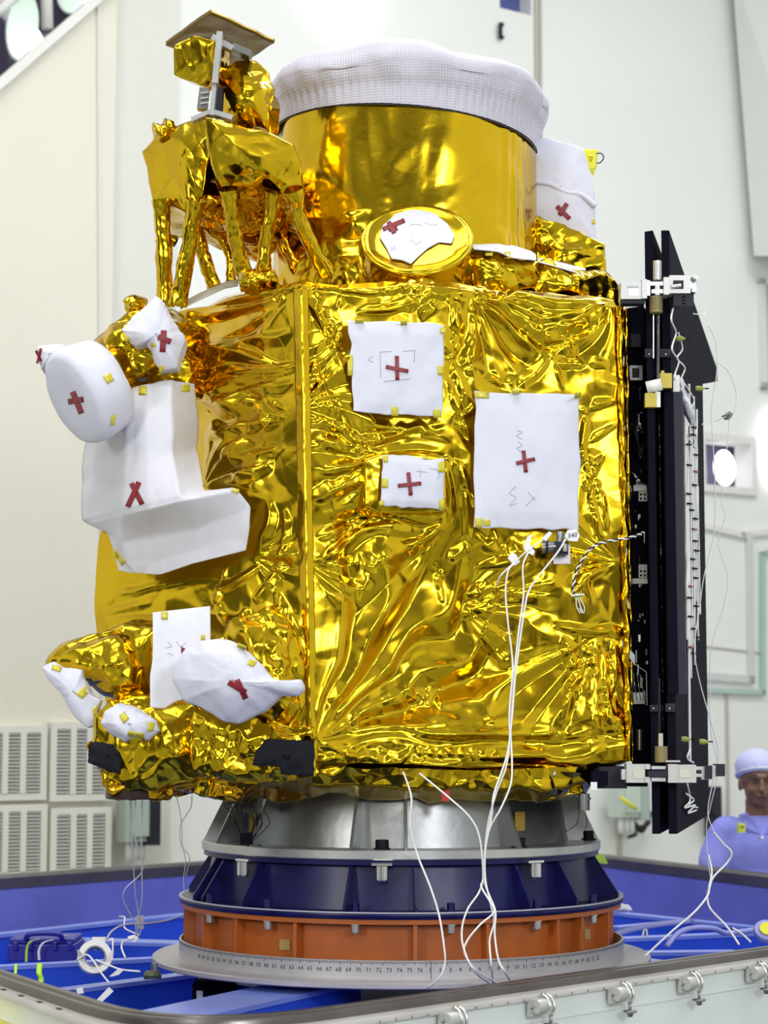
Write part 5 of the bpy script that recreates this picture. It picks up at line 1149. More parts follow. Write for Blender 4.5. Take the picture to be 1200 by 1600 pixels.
# ================================================================ folded solar array on the right side
arr = empty('solar_array', P(1040, 1300, 4.95), parent=sat)
E = np.array([.234, 1, 0]); E /= np.linalg.norm(E); EN = np.array([E[1], -E[0], 0])
Y0 = 4.80
def slab(name, fl_b, fl_t, fr_b, fr_t, L, m, Ya=Y0, par=arr, label=None):
    a, b, c_, d = P(*fl_b, Ya), P(*fr_b, Ya), P(*fl_t, Ya), P(*fr_t, Ya)
    o = MB().hexa([a, b, b + E * L, a + E * L, c_, d, d + E * L, c_ + E * L]).build(name, m, par, smooth=False)
    if label: o['label'] = label
    return o
slab('solar_panel', (1019, 1303), (1007, 362), (1031, 1303), (1020, 360), 1.35, black)
a, b = P(1045, 1303, Y0), P(1058, 1303, Y0); ct, dt = P(1033, 360, Y0), P(1047, 358, Y0)
zb0, zt0 = a[2], ct[2]
def zray(py, t): return float(P_true(600, py, (a[1] + E[1] * t) / DK)[2])
def poly_slab(a, b, pts, m, name, par):   # pts: (along, height)
    V = [p + E * t + np.array([0, 0, z - p[2]]) + (np.array([(ct - a)[0], 0, 0]) * (z - zb0) / (zt0 - zb0)) for p in (a, b) for t, z in pts]; k = len(pts)
    return mk(name, V, [list(range(k)), list(range(k, 2 * k))[::-1]] + [[i, k + i, k + (i + 1) % k, (i + 1) % k] for i in range(k)], m, par, smooth=False)
poly_slab(a, b, [(0, zb0), (1.24, zb0), (1.24, zray(600, 1.24)), (2.05, zray(596, 2.05)), (2.05, zt0), (0, zt0)], black, 'solar_panel', arr)
def SF(px, py, off=.006):        # point on the outer panel's face
    dx, vy, vz = ray(px, py); n = EN; q = b + n * off; d = np.array([dx, vy, vz], float); o = np.array([0, 0, CZ])
    d_face = (q - o); # account for the slight lean
    for _ in range(2):
        t = (d_face @ n) / (d @ n); z = (o + d * t)[2]; d_face = (q - o) + np.array([(ct - a)[0], 0, 0]) * (z - zb0) / (zt0 - zb0)
    return o + d * t
slab('inner_panel', (988, 1215), (975, 482), (1016, 1215), (1006, 478), .9, black, 4.93)
slab('edge_rail', (1060, 1085), (1052, 612), (1072, 1085), (1066, 612), .02, black_soft, 4.795)
slab('edge_rail', (1045, 1085), (1038, 612), (1060, 1085), (1052, 612), .02, black, 4.792)
slab('edge_rail', (1020, 1100), (1009, 480), (1030, 1100), (1020, 480), .02, black, 4.792)
C = [[(1021 + 8 * t, y, 4.90), (1028 + 8 * t, y, 4.86), (1037 + 8 * t, y, 4.90)] for t, y in ((t, 490 + 650 * t) for t in np.linspace(0, 1, 12))]
blanket('pleated_strip', C, 1.5, lambda U, V: facets(U * 3, V * .12, 12, 301, 3) * .8 + facets(U * 1.5, V * .5, 14, 302, 3) * .35, black_gl, arr, soften=0)
def pbox(x0, y0, x1, y1, Y, th, name, m, par=arr, **k):
    V = [P(x, y, Y) + np.array([0, d, 0]) for d in (0, th) for x, y in ((x0, y1), (x1, y1), (x1, y0), (x0, y0))]
    V = [V[0], V[1], V[5], V[4], V[3], V[2], V[6], V[7]]
    return MB().hexa(V).build(name, m, par, smooth=False, **k)
def pcyl(x, y0, y1, r, Y, name, m, par=arr, seg=20):
    A_, B_ = P(x, y0, Y), P(x, y1, Y); return MB().tube([A_, (A_ + B_) / 2, B_], r / FP * Y, seg).build(name, m, par, sharp=40)
def hcyl(a_, b_, r, Y, name, m, par=arr, seg=14):
    A_, B_ = P(*a_, Y), P(*b_, Y); rr = np.asarray(r, float) / FP * Y; return MB().tube([A_, (A_ + B_) / 2, B_], rr, seg).build(name, m, par, sharp=40)
# upper hinge
hb_ = 'hinge_block'
pbox(970, 440, 1003, 467, 4.74, .05, hb_, white_metal); pbox(1003, 436, 1011, 466, 4.735, .05, hb_, white_metal)
pbox(981, 447, 998, 450, 4.738, .004, 'recess', alu_dark); pbox(982, 450, 998, 462, 4.739, .004, 'recess', alu)
pbox(1011, 438, 1016, 462, 4.74, .04, hb_, alu)
pbox(1037, 433, 1046, 460, 4.735, .05, hb_, white_metal); pbox(1046, 430, 1079, 458, 4.74, .05, hb_, white_metal)
pbox(1052, 438, 1068, 451, 4.738, .005, 'recess', black_soft); hcyl((1050, 448), (1064, 446), 3, 4.735, 'pin', steel)
pbox(1079, 434, 1087, 456, 4.75, .03, hb_, alu); hcyl((1081, 432), (1089, 437), 4, 4.74, 'pin', steel); pbox(1081, 449, 1088, 456, 4.735, .03, hb_, steel)
pbox(970, 467, 1008, 474, 4.75, .04, 'hinge_base', black_soft); pbox(1052, 458, 1084, 477, 4.75, .05, 'hinge_base', black_soft)
for yy_ in (463, 468, 473): pbox(1066, yy_, 1071, yy_ + 1.5, 4.747, .003, 'slot', black)
pbox(1016, 440, 1040, 446, 4.74, .03, 'lug', alu); pbox(1018, 452, 1040, 458, 4.74, .03, 'lug', alu)
pcyl(1027, 408, 438, 6.5, 4.75, 'post', alu); pcyl(1027, 446, 462, 6, 4.75, 'post', steel); pcyl(1025, 464, 489, 10, 4.75, 'spool', tan_m)
for q_ in range(7): pcyl(1025, 466 + q_ * 3, 467 + q_ * 3, 10.5, 4.75, 'winding', mat('bobbin_dark', (.16, .12, .05), .5, .3) if q_ == 0 else MATS['bobbin_dark'])
pcyl(1021, 490, 560, 1.2, 4.76, 'rod', steel); pcyl(1028, 490, 610, 3.0, 4.77, 'rod', black_gl)
pbox(1008, 545, 1022, 558, 4.79, .01, 'clamp_plate', black_soft); pbox(1031, 545, 1048, 558, 4.785, .01, 'clamp_plate', black_soft)
for xx_ in (1013, 1039): hcyl((xx_, 553.5), (xx_ + 2, 553.5), 1.6, 4.782, 'screw', steel)
for xx_, yy_ in ((1009, 540), (985, 510)): pass
# lower hinge
pbox(979, 1194, 1008, 1223, 4.74, .05, hb_, white_metal); pbox(989, 1203, 1007, 1216, 4.738, .004, 'recess', MATS['cream_sheet'])
pbox(1008, 1194, 1016, 1202, 4.735, .05, hb_, white_metal); pbox(1008, 1214, 1016, 1223, 4.735, .05, hb_, white_metal); pbox(971, 1202, 980, 1218, 4.75, .03, hb_, alu)
pbox(1013, 1204, 1043, 1214, 4.73, .03, 'latch_bar', black_soft, label='dark latch bar'); pbox(1018, 1197, 1040, 1202, 4.74, .03, 'lug', alu); pbox(1018, 1215, 1040, 1221, 4.74, .03, 'lug', alu)
pbox(1044, 1194, 1058, 1223, 4.735, .05, hb_, white_metal); pbox(1058, 1195, 1088, 1223, 4.74, .05, hb_, white_metal); pbox(1062, 1203, 1078, 1215, 4.738, .004, 'recess', MATS['cream_sheet'])
pbox(1088, 1198, 1097, 1203, 4.745, .03, 'lug', alu); pbox(1088, 1209, 1097, 1214, 4.745, .03, 'lug', alu)
pbox(1096, 1198, 1112, 1218, 4.76, .06, 'stop_block', white_metal); pbox(1102, 1197, 1113, 1217, 4.75, .06, 'stop_block', black_soft); pbox(1120, 1194, 1133, 1213, 4.76, .06, 'stop_block', black_soft); pbox(1112, 1196, 1120, 1214, 4.77, .04, 'stop_block', alu)
pcyl(1033, 1166, 1191, 9.5, 4.75, 'spool', tan_m); pcyl(1032, 1146, 1166, 4, 4.76, 'post', steel); pcyl(1030, 1060, 1148, 2, 4.77, 'rod', black_gl)
pbox(1040, 1188, 1063, 1191, 4.73, .02, 'lug', steel)
pbox(1016, 1101, 1033, 1112, 4.79, .01, 'clamp_plate', black_soft); pbox(1040, 1099, 1055, 1112, 4.785, .01, 'clamp_plate', black_soft)
for xx_ in (1020, 1045): hcyl((xx_, 1107), (xx_ + 2, 1107), 1.6, 4.78, 'screw', steel)
pbox(935, 1198, 980, 1232, 4.80, .2, 'foot_bracket', black_soft); pbox(925, 1205, 950, 1228, 4.76, .08, 'foot_bracket', black)
pbox(983, 1222, 1012, 1229, 4.77, .05, 'foot_bracket', black)
pbox(923, 1222, 933, 1234, 4.755, .004, 'label_plate', white_pl)
pcyl(912, 1240, 1266, 9, 4.83, 'connector_plug', alu_dark, sat); pcyl(912, 1246, 1249, 11, 4.83, 'connector_plug', alu_dark, sat)
hcyl((864, 1209), (867, 1210), 5, 4.66, 'bolt', alu, sat)
pbox(690, 1222, 702, 1252, 4.70, .02, 'red_tag', mat('red_plastic', (.5, .02, .01), .5), sat, label='bright red tag')
# connector blocks, plates and small fittings on the dark inner panel
for (x, y) in ((998, 762), (998, 882)):
    cb = pbox(x, y, x + 13, y + 21, 4.915, .012, 'connector_block', white_pl)
    for r_ in range(3):
        for c_ in range(2): hcyl((x + 3.5 + 6 * c_, y + 4 + 6.5 * r_), (x + 3.6 + 6 * c_, y + 4 + 6.5 * r_), 2, 4.913, 'socket', black, cb)
        break
    for r_ in range(1, 3):
        for c_ in range(2): pbox(x + 2 + 6 * c_, y + 2.5 + 6.5 * r_, x + 5 + 6 * c_, y + 5.5 + 6.5 * r_, 4.913, .002, 'socket', black, cb)
pbox(990, 758, 1010, 767, 4.91, .01, 'label_plate', white_pl); pbox(989, 904, 1012, 912, 4.91, .01, 'label_plate', white_pl)
rr_n = rngs(12)
for k_ in range(46):
    y = 600 + rr_n.rand() * 480; x = 987 + (y - 480) * .011 + rr_n.rand() * 17; w = 1 + rr_n.rand() * 3; h = 2 + rr_n.rand() ** 2 * 18
    pbox(x, y, x + w, y + h, 4.915, .006, 'fitting', [alu, white_pl, alu_dark, black_soft][rr_n.randint(4)])
pbox(984, 571, 1004, 594, 4.90, .03, 'relay_box', alu_dark); pbox(988, 575, 999, 590, 4.898, .004, 'relay_lid', black_soft)
pbox(986, 522, 1001, 542, 4.90, .03, 'relay_box', black_soft)
V = [P(x, y, 4.90) for x, y in ((986, 1034), (1010, 1050), (1011, 1102), (988, 1092))]; MB().tube(np.array(V + [V[0]]), .0014, 6).build('wire_frame', white_pl, arr)
for x in (992, 998, 1004): MB().tube([P(x - 3, 1042 + (x - 986) * .7, 4.90), P(x + 3, 1095, 4.90)], .0012, 5).build('wire', steel, arr)
pbox(990, 1082, 1008, 1100, 4.90, .02, 'relay_box', alu_dark); pcyl(999, 1140, 1172, 5, 4.90, 'post', alu_dark)
V = [P(x, y, 4.80 + .0) for x, y in ((972, 1000), (992, 1024), (992, 1040), (972, 1010))]; mk('stay_plate', V + [v + np.array([0, .01, 0]) for v in V], [[0, 1, 2, 3], [7, 6, 5, 4], [0, 4, 5, 1], [1, 5, 6, 2], [2, 6, 7, 3], [3, 7, 4, 0]], alu_dark, arr, smooth=False)
# shiny crumpled film low on the inner panel
lump('crumpled_film', [(986, 660), (1000, 668), (1010, 690), (1010, 720), (998, 716), (990, 700)], 4.91, .01, black_gl, arr, bulge=.01, amp=.003, lam=.02, seed=311, n=50, rings=10)
lump('crumpled_film', [(986, 735), (996, 738), (1006, 755), (992, 760)], 4.91, .01, steel, arr, bulge=.01, amp=.003, lam=.02, seed=312, n=40, rings=8)
# white harness on the outer panel's face
rw = rngs(5)
for k_, (x0, x1, y0, y1, m_) in enumerate(((1073, 1078, 640, 1190, wirew), (1077, 1082, 600, 1010, wirew), (1080, 1085, 650, 985, wirew), (1084, 1088, 620, 940, wirew), (1087, 1091, 690, 1000, wirew), (1075, 1080, 700, 1060, wirew), (1090, 1094, 760, 960, wirew), (1070, 1074, 640, 1000, wirew), (1083, 1086, 700, 1040, wirew), (1076, 1077, 780, 1000, wirew), (1088, 1089, 640, 800, wirew))):
    pts = [SF(x0 + (x1 - x0) * t + rw.randn() * .22, y0 + (y1 - y0) * t, .008) for t in np.linspace(0, 1, 14)]
    MB().tube(spline(pts, 5), [.0042, .0034, .0040, .0032, .0034, .0028, .003, .0046, .0034, .003, .004][k_], 6).build('harness_wire', m_, arr)
for k_ in range(26):
    y = 660 + k_ * 15 + rw.rand() * 8; x = 1073 + rw.rand() * 14 + (y - 600) * .008
    A_, B_ = SF(x - 3, y, .013), SF(x + 4, y + 1, .013); MB().tube([A_, B_], .0026, 5).build('tie', [black, black, MATS['red_tape']][k_ % 3 if k_ % 6 == 5 else 0], arr)
for pts in ([(1052, 480), (1049, 500), (1056, 520), (1050, 545), (1060, 565), (1054, 590), (1064, 610)], [(1060, 520), (1066, 545), (1058, 560), (1070, 575), (1063, 598), (1075, 620), (1072, 650)], [(1070, 600), (1084, 625), (1078, 645), (1088, 668), (1080, 690)],
            [(1066, 640), (1078, 655), (1072, 676), (1086, 700)], [(1078, 1170), (1074, 1185), (1084, 1192)], [(1074, 1225), (1078, 1250), (1070, 1262), (1086, 1258), (1075, 1270), (1088, 1266)], [(1072, 1240), (1084, 1250), (1076, 1258), (1090, 1262)]):
    MB().tube(spline([SF(x, y, .010) for x, y in pts], 8), .0026, 6).build('harness_wire', wirew, arr)
lump('harness_sleeve', [(1058, 590), (1066, 592), (1072, 610), (1082, 640), (1088, 660), (1080, 662), (1068, 640), (1058, 612)], 5.0, .02, cloth_grey, arr, bulge=.02, amp=.004, lam=.03, seed=313, n=60, rings=10)
# yellow film clamps and plugs
kap = mat('amber_film_clamp', (.42, .33, .03), .4, .2)
pbox(1028, 583, 1050, 606, 4.775, .02, 'film_clamp', kap, label='yellow film clamp'); pbox(1033, 579, 1038, 583, 4.775, .01, 'film_clamp', kap)
MB().lathe([(.009, -.02), (.016, -.02), (.016, .02), (.009, .02)], P(1022, 603, 4.77), 24, ax=frame((1, -.2, .2)), closed=True).build('grey_loop', white_pl, arr)
pbox(1008, 614, 1026, 636, 4.77, .02, 'film_clamp', kap); pbox(1024, 612, 1032, 636, 4.772, .01, 'film_clamp', white_pl); pbox(1052, 586, 1062, 630, 4.80, .01, 'film_clamp', white_pl)
olive = mat('olive_plug', (.32, .36, .05), .4)
for (x, y) in ((1062, 529), (1092, 607), (1070, 1155), (1098, 1159)):
    p_ = P(x, y, 4.86) if x < 1080 else P(x, y, 4.9); MB().lathe([(.001, -.009), (.0065, -.009), (.0075, .003), (.005, .009), (.002, .014), (.001, .017)], p_, 16, ax=frame((1, -.1, -.05))).build('plug', olive, arr, sharp=40)
    MB().tube([p_ + np.array([.015, 0, 0]), p_ + np.array([.027, 0, 0])], .002, 6).build('plug_tip', black, arr)
# ================================================================ connector and clips on the front face
cn = empty('pipe_connector', P(872, 856, 4.72), 'grey metal pipe connector on a pale bracket under the tall white cover', 'connector')
pbox(865, 851, 891, 881, Yfront(880, 0) - .03, .02, 'bracket', plate_m, cn)
Yc = Yfront(870, 0) - .05
hcyl((847, 856), (868, 854), [9, 9, 8], Yc, 'barrel', alu_dark, cn); hcyl((852, 856), (856, 856), 10.5, Yc, 'collar', black_soft, cn)
pcyl(875, 831, 850, 6.5, Yc, 'barrel', alu_dark, cn); pbox(866, 846, 888, 866, Yc - .012, .03, 'body', black_soft, cn); hcyl((883, 850), (883, 862), 5, Yc - .02, 'collar', alu_dark, cn)
def tag_(pts, Yq, label, txt=None, name='paper_tag', th=.0015):
    p = np.array([P(x, y, Yq) for x, y in pts]); c_ = p.mean(0)
    V = np.r_[p, p + np.array([0, th, 0])]; n = len(p)
    o = mk(name, V, [list(range(n))[::-1], list(range(n, 2 * n))] + [[i, (i + 1) % n, n + (i + 1) % n, n + i] for i in range(n)], paper, None, smooth=False, label=label, cat='tag')
    if txt:
        V, Fc = text_mesh(txt, .017); q = P(sum(x for x, _ in pts) / n, sum(y for _, y in pts) / n, Yq - .002)
        W3 = np.array([q + np.array([v[0], 0, v[1] + v[0] * .15]) for v in V]); mk('writing', W3, Fc, ink_dark, o, smooth=False)
    return o
Yt = Yfront(850, 0) - .075
tag_([(887, 828), (900, 827), (906, 836), (902, 846), (889, 845), (882, 838)], Yt, 'white paper tag reading 340 beside the pipe connector', '340')
tag_([(793, 872), (800, 863), (806, 866), (813, 878), (804, 884)], Yt, 'blank white tag, lowest left of the cable tags')
tag_([(847, 841), (858, 830), (863, 833), (853, 846)], Yt, 'folded white tag at the left end of the pipe connector')
tag_([(818, 856), (824, 838), (832, 834), (828, 850), (836, 862), (832, 868), (822, 862)], Yt, 'crumpled white tag between the blank tag and the pipe connector')
def cable(name, pts, r, m, label, cat='cable', group=None, n=10, parent=None):
    q = np.array([P(x, y, Y) if Y is not None else G(x, y, zp + r) for x, y, Y in pts])
    return MB().tube(spline(q, n), r, 7).build(name, m, parent, label=label, cat=cat, group=group)
YC = 4.545                        # hanging just clear of the rings
w = wirew
cable('white_cable', [(804, 880, 4.64), (794, 892, 4.63), (790, 925, 4.63), (794, 975, 4.62), (801, 1040, 4.62), (796, 1110, 4.61), (796, 1160, 4.60), (790, 1200, 4.58), (775, 1240, YC), (762, 1290, YC), (757, 1340, YC), (755, 1372, YC), (748, 1395, YC - .02), (731, 1420, YC - .05), (722, 1450, YC - .06), (724, 1480, YC - .08), (740, 1516, YC - .09), (764, 1536, None)], .0024, w, 'white cable from the blank tag down to the plate, looping left at the rings')
cable('white_cable', [(826, 862, 4.64), (817, 885, 4.63), (818, 930, 4.63), (810, 990, 4.62), (803, 1060, 4.62), (798, 1130, 4.61), (800, 1190, 4.59), (798, 1225, 4.57), (783, 1262, YC), (765, 1295, YC), (757, 1340, YC), (756, 1375, YC), (765, 1400, YC - .02), (774, 1425, YC - .05), (773, 1460, YC - .06), (779, 1500, YC - .08), (790, 1520, YC - .08), (800, 1537, None)], .0024, w, 'white cable from the crumpled tag, reaching the plate furthest right')
cable('white_cable', [(884, 842, 4.64), (872, 862, 4.63), (846, 895, 4.63), (828, 920, 4.63), (820, 950, 4.62), (806, 1050, 4.615), (800, 1120, 4.605), (792, 1180, 4.59), (772, 1240, YC - .01), (768, 1275, YC - .01), (759, 1320, YC - .01), (758, 1370, YC - .01), (766, 1410, YC - .03), (772, 1440, YC - .05), (765, 1470, YC - .06), (768, 1510, YC - .08), (770, 1536, None)], .0024, w, 'white cable running from the 340 tag down the front')
cable('white_cable', [(655, 1208, 4.60), (700, 1245, 4.56), (735, 1278, YC), (750, 1312, YC), (755, 1370, YC), (752, 1385, YC - .02), (765, 1408, YC - .04), (772, 1425, YC - .05), (750, 1445, YC - .06), (730, 1470, YC - .07), (726, 1490, YC - .08), (744, 1516, YC - .08), (780, 1538, None)], .0024, w, 'white cable crossing from beneath the front foil to the bunch on the right')
cable('white_cable', [(630, 1206, 4.60), (638, 1228, 4.57), (643, 1250, YC), (641, 1290, YC), (652, 1335, YC), (672, 1385, YC - .04), (686, 1430, YC - .06), (694, 1480, YC - .08), (695, 1505, YC - .08), (687, 1528, YC - .08), (668, 1543, None)], .0024, w, 'single white cable dropping left of centre over the three rings')
cable('white_cable', [(848, 844, 4.65), (838, 850, 4.64), (820, 864, 4.64), (800, 882, 4.64), (782, 900, 4.63), (776, 915, 4.66)], .002, w, 'short white cable joining the tags to the foil')
# twisted black and white cord
q_ = spline([P(x, y, Y) for x, y, Y in ((1006, 832, 4.80), (998, 836, 4.72), (980, 841, 4.66), (955, 845, 4.64), (935, 850, 4.64), (920, 860, 4.64), (908, 878, 4.64), (900, 895, 4.64), (896, 915, 4.64), (896, 930, 4.65))], 14)
cord = empty('twisted_cord', q_[0], 'black and white twisted cord from the black panels to a clip on the foil', 'cord')
nh = len(q_); th = np.linspace(0, 2 * pi * 13, nh); T_ = np.gradient(q_, axis=0); T_ /= np.linalg.norm(T_, axis=1)[:, None]
B1 = np.cross(T_, (0, 1, 0)); B1 /= np.linalg.norm(B1, axis=1)[:, None]; B2 = np.cross(T_, B1)
for ph, m_, nme in ((0, wirew, 'white_strand'), (pi, wireb, 'black_strand')):
    MB().tube(q_ + (B1 * np.cos(th + ph)[:, None] + B2 * np.sin(th + ph)[:, None]) * .0022, .0021, 6).build(nme, m_, cord)
clip = empty('wire_clip', P(903, 932, 4.63), 'small crumpled connector clip hanging from the twisted cord', 'clip')
pbox(899, 926, 907, 936, 4.635, .012, 'clip_body', olive, clip); hcyl((892, 931), (913, 929), 1.6, 4.63, 'pin', steel, clip)
for dx_ in (-2, 1, 4): MB().tube(spline([P(902 + dx_, 934, 4.63), P(905 + dx_ * 2, 948, 4.625), P(908 + dx_, 958, 4.63), P(904 + dx_, 950, 4.63)], 6), .0013, 5).build('wire_loop', white_pl, clip)
# bundle of thin black wires under the foil, left
bw = empty('black_wire_bundle', P(390, 1255, 4.75), 'bundle of thin black wires hanging under the foil at the left of the silver ring', 'cable')
for k_ in range(12):
    x = 372 + k_ * 4.0; MB().tube(spline([P(378 + k_ * 3, 1246, 4.76), P(x - 6 + rw.randn() * 5, 1262, 4.72), P(x + rw.randn() * 4, 1285, 4.73), P(380 + k_ * 1.6, 1312, 4.78)], 8), .0013, 5).build('wire', wireb, bw)
for k_ in range(3): MB().tube(spline([P(372, 1252, 4.74), P(350 + 6 * k_, 1258, 4.72), P(366, 1270 + 4 * k_, 4.71), P(385, 1256, 4.73)], 8), .0012, 5).build('wire', wireb, bw)
pbox(375, 1302, 394, 1320, 4.72, .03, 'plug', black, bw)
# thin wires falling from the left underside into the tray
def lw(pts, label, r=.0016, m=wirew, last=None): return MB().tube(spline([P_true(x, y, Y) for x, y, Y in pts], 10), r, 6).build('thin_wire', m, label=label, cat='wire')
lw([(203, 1250, 4.60), (205, 1290, 4.66), (208, 1340, 4.75), (212, 1400, 4.9), (220, 1450, 5.05), (213, 1468, 5.08)], 'left one of the thin wires falling from the dark disc into the blue tray')
lw([(212, 1250, 4.60), (209, 1300, 4.66), (222, 1345, 4.75), (220, 1365, 4.8), (195, 1390, 4.85), (194, 1410, 4.9), (210, 1440, 5.0), (213, 1460, 5.05)], 'curving wire that swings out to the left below the dark disc')
lw([(222, 1250, 4.60), (221, 1330, 4.72), (222, 1400, 4.85), (217, 1430, 4.95), (215, 1465, 5.06)], 'right one of the thin wires falling from the dark disc into the blue tray')
lw([(275, 1240, 4.62), (283, 1280, 4.68), (285, 1320, 4.75), (290, 1345, 4.8), (287, 1372, 4.85), (288, 1400, 4.9)], 'thin wire hanging left of the silver ring, the left one', .0012)
lw([(300, 1243, 4.62), (298, 1262, 4.66), (282, 1290, 4.7), (283, 1320, 4.75), (296, 1340, 4.8), (290, 1370, 4.85)], 'thin wire hanging left of the silver ring, the right one', .0012)
lw([(905, 1266, 4.68), (902, 1285, 4.70), (893, 1294, 4.75), (884, 1300, 4.72)], 'thin dark wire from the plug under the right corner', .0010, wireb)
lw([(914, 1266, 4.68), (916, 1275, 4.70), (917, 1288, 4.72), (914, 1295, 4.72)], 'second thin dark wire below the right corner plug', .0010, wireb)
# thin wires on the right of the black panels
YW = 5.2
lw([(1083, 490, 4.75), (1098, 492, 4.9), (1102, 487, 5.1)], 'short pale wire across the top of the black extension panel', .0014)
lw([(1107, 508, YW), (1117, 530, YW), (1121, 560, YW), (1119, 590, YW), (1112, 640, YW), (1114, 690, YW), (1117, 750, YW), (1116, 830, YW), (1100, 900, YW), (1093, 950, YW), (1085, 1010, 5.1), (1092, 1060, 5.1), (1110, 1125, 5.1), (1121, 1165, 5.1), (1122, 1190, 5.1), (1112, 1230, 5.1), (1106, 1270, 5.1), (1115, 1300, 5.1)], 'long pale wire looping down beside the black panels, the left one')
lw([(1122, 566, YW), (1138, 580, YW), (1150, 610, YW), (1148, 640, YW), (1132, 652, YW), (1110, 660, YW), (1097, 663, 5.1)], 'pale wire loop ending in a dark tip beside the black panels', .0018)
lw([(1140, 648, YW), (1137, 690, YW), (1130, 740, YW), (1128, 790, YW), (1133, 808, YW), (1122, 850, YW), (1137, 900, YW), (1130, 950, YW), (1112, 1010, YW), (1109, 1080, YW), (1112, 1150, YW), (1122, 1200, YW), (1110, 1260, YW), (1104, 1290, YW), (1106, 1340, YW), (1111, 1380, YW)], 'long pale wire hanging from the small grey sensor, the right one', .0014)
lump('grey_sensor', [(1128, 649), (1140, 641), (1147, 645), (1142, 655), (1134, 655)], YW + SH, .02, alu_dark, None, bulge=.004, amp=.001, seed=2, n=30, rings=5, label='small grey sensor hanging on the pale wires to the right', cat='sensor')
lw([(1115, 1300, 5.1), (1130, 1318, 5.1), (1143, 1332, 5.1), (1136, 1348, 5.1), (1115, 1370, 5.05), (1109, 1385, 5.0), (1105, 1400, 4.95), (1085, 1425, 4.9), (1050, 1455, 4.85), (1008, 1494, 4.8)], 'white cord bending down to the left over the tray', .003)
lw([(1107, 1336, 5.1), (1112, 1362, 5.05), (1108, 1385, 5.0), (1105, 1400, 5.0), (1110, 1420, 4.97), (1135, 1447, 4.93), (1155, 1476, 4.87)], 'white cord running down to the right lip of the tray', .003)
lw([(1145, 1450, 5.0), (1160, 1460, 4.97), (1173, 1472, 4.93)], 'white cord lying at the right end of the tray', .003)

# ================================================================ things lying in the tray
def tp(px, py, dz=0.0): return G(px, py, z1 + dz)
cs = empty('tool_case', tp(62, 1480, -.08), 'dark blue plastic tool case with a handle among the blue beams', 'case')
Yk = (tp(62, 1490, 0)[1] - .05) / DK
def tb(x0, y0, x1, y1, Y, th, name, m, par): 
    V = [P_true(x, y, Y) + np.array([0, d, 0]) for d in (0, th) for x, y in ((x0, y1), (x1, y1), (x1, y0), (x0, y0))]
    V = [V[0], V[1], V[5], V[4], V[3], V[2], V[6], V[7]]; o = MB().hexa(V).build(name, m, par, smooth=False)
    bv = o.modifiers.new('bevel', 'BEVEL'); bv.width = .004; bv.segments = 2; return o
tb(12, 1476, 116, 1503, Yk, .22, 'case_body', blue_dk, cs); tb(14, 1467, 114, 1475, Yk + .01, .20, 'case_lid', blue_dk, cs)
for x in (20, 44, 82, 104): tb(x, 1472, x + 7, 1486, Yk - .012, .014, 'catch', blue_dk, cs)
MB().tube(spline([P_true(40, 1468, Yk), P_true(46, 1460, Yk - .01), P_true(70, 1458, Yk - .01), P_true(92, 1460, Yk - .01), P_true(98, 1468, Yk)], 8), .009, 8).build('handle', blue_dk, cs)
def strap(pts, Ys, w, m, label):
    q = spline([P_true(x, y, Y) for (x, y), Y in zip(pts, Ys)], 8); V = np.r_[q - [w, 0, 0], q + [w, 0, 0], q + [w, .003, 0], q + [-w, .003, 0]]; n = len(q)
    Fc = [[k * n + i, k * n + i + 1, ((k + 1) % 4) * n + i + 1, ((k + 1) % 4) * n + i] for k in range(4) for i in range(n - 1)]
    return mk('strap', V, Fc, m, None, label=label, cat='strap')
strap([(61, 1467), (48, 1471), (42, 1482), (41, 1503)], [Yk - .02, Yk - .03, Yk - .03, Yk - .03], .004, lime, 'lime green strap over the left of the tool case')
strap([(83, 1468), (68, 1473), (61, 1485), (61, 1500)], [Yk - .02, Yk - .03, Yk - .03, Yk - .03], .004, white_pl, 'white strap over the middle of the tool case')
strap([(25, 1506), (24, 1520), (23, 1531)], [4.72, 4.70, 4.70], .004, lime, 'short lime green strap nearest the left lip of the tray')
strap([(62, 1505), (61, 1520), (64, 1530), (62, 1542)], [4.68, 4.66, 4.66, 4.65], .007, lime, 'lime green buckled strap hanging in front of the tool case')
strap([(95, 1464), (104, 1461), (112, 1461)], [Yk, Yk, Yk], .006, white_pl, 'white strap end lying behind the tool case')
rl = empty('tape_roll', P_true(148, 1494, 4.95), 'white roll of tape standing between the tool case and the plate', 'tape roll')
MB().lathe([(.030, -.012), (.046, -.012), (.047, 0), (.046, .012), (.030, .012)], P_true(148, 1496, 4.93), 48, ax=frame((.2, -.9, .35)), closed=True).build('roll', white_pl, rl, sharp=40)
MB().lathe([(.026, -.013), (.030, -.013), (.030, .013), (.026, .013)], P_true(148, 1496, 4.93), 32, ax=frame((.2, -.9, .35)), closed=True).build('core', alu_dark, rl, sharp=40)
V = [P_true(x, y, 4.97) for x, y in ((144, 1464), (165, 1464), (163, 1484), (146, 1484))]; mk('loose_end', V + [v + np.array([0, .002, 0]) for v in V], [[0, 1, 2, 3], [7, 6, 5, 4], [0, 4, 5, 1], [1, 5, 6, 2], [2, 6, 7, 3], [3, 7, 4, 0]], white_pl, rl, smooth=False)
def slip(pts, Yq, label, m=white_pl):
    p = np.array([P_true(x, y, Yq) for x, y in pts]); n = len(p); V = np.r_[p, p + np.array([0, .002, .001])]
    mk('tape_slip', V, [list(range(n))[::-1], list(range(n, 2 * n))] + [[i, (i + 1) % n, n + (i + 1) % n, n + i] for i in range(n)], m, None, smooth=False, label=label, cat='tape')
slip([(199, 1464), (210, 1461), (217, 1466), (209, 1473), (203, 1468)], 5.02, 'pale tape slip where the thin wires reach the beams')
slip([(171, 1526), (185, 1514), (194, 1515), (186, 1523), (175, 1526)], 4.8, 'leaf-shaped white tape slip on the cables in the tray')
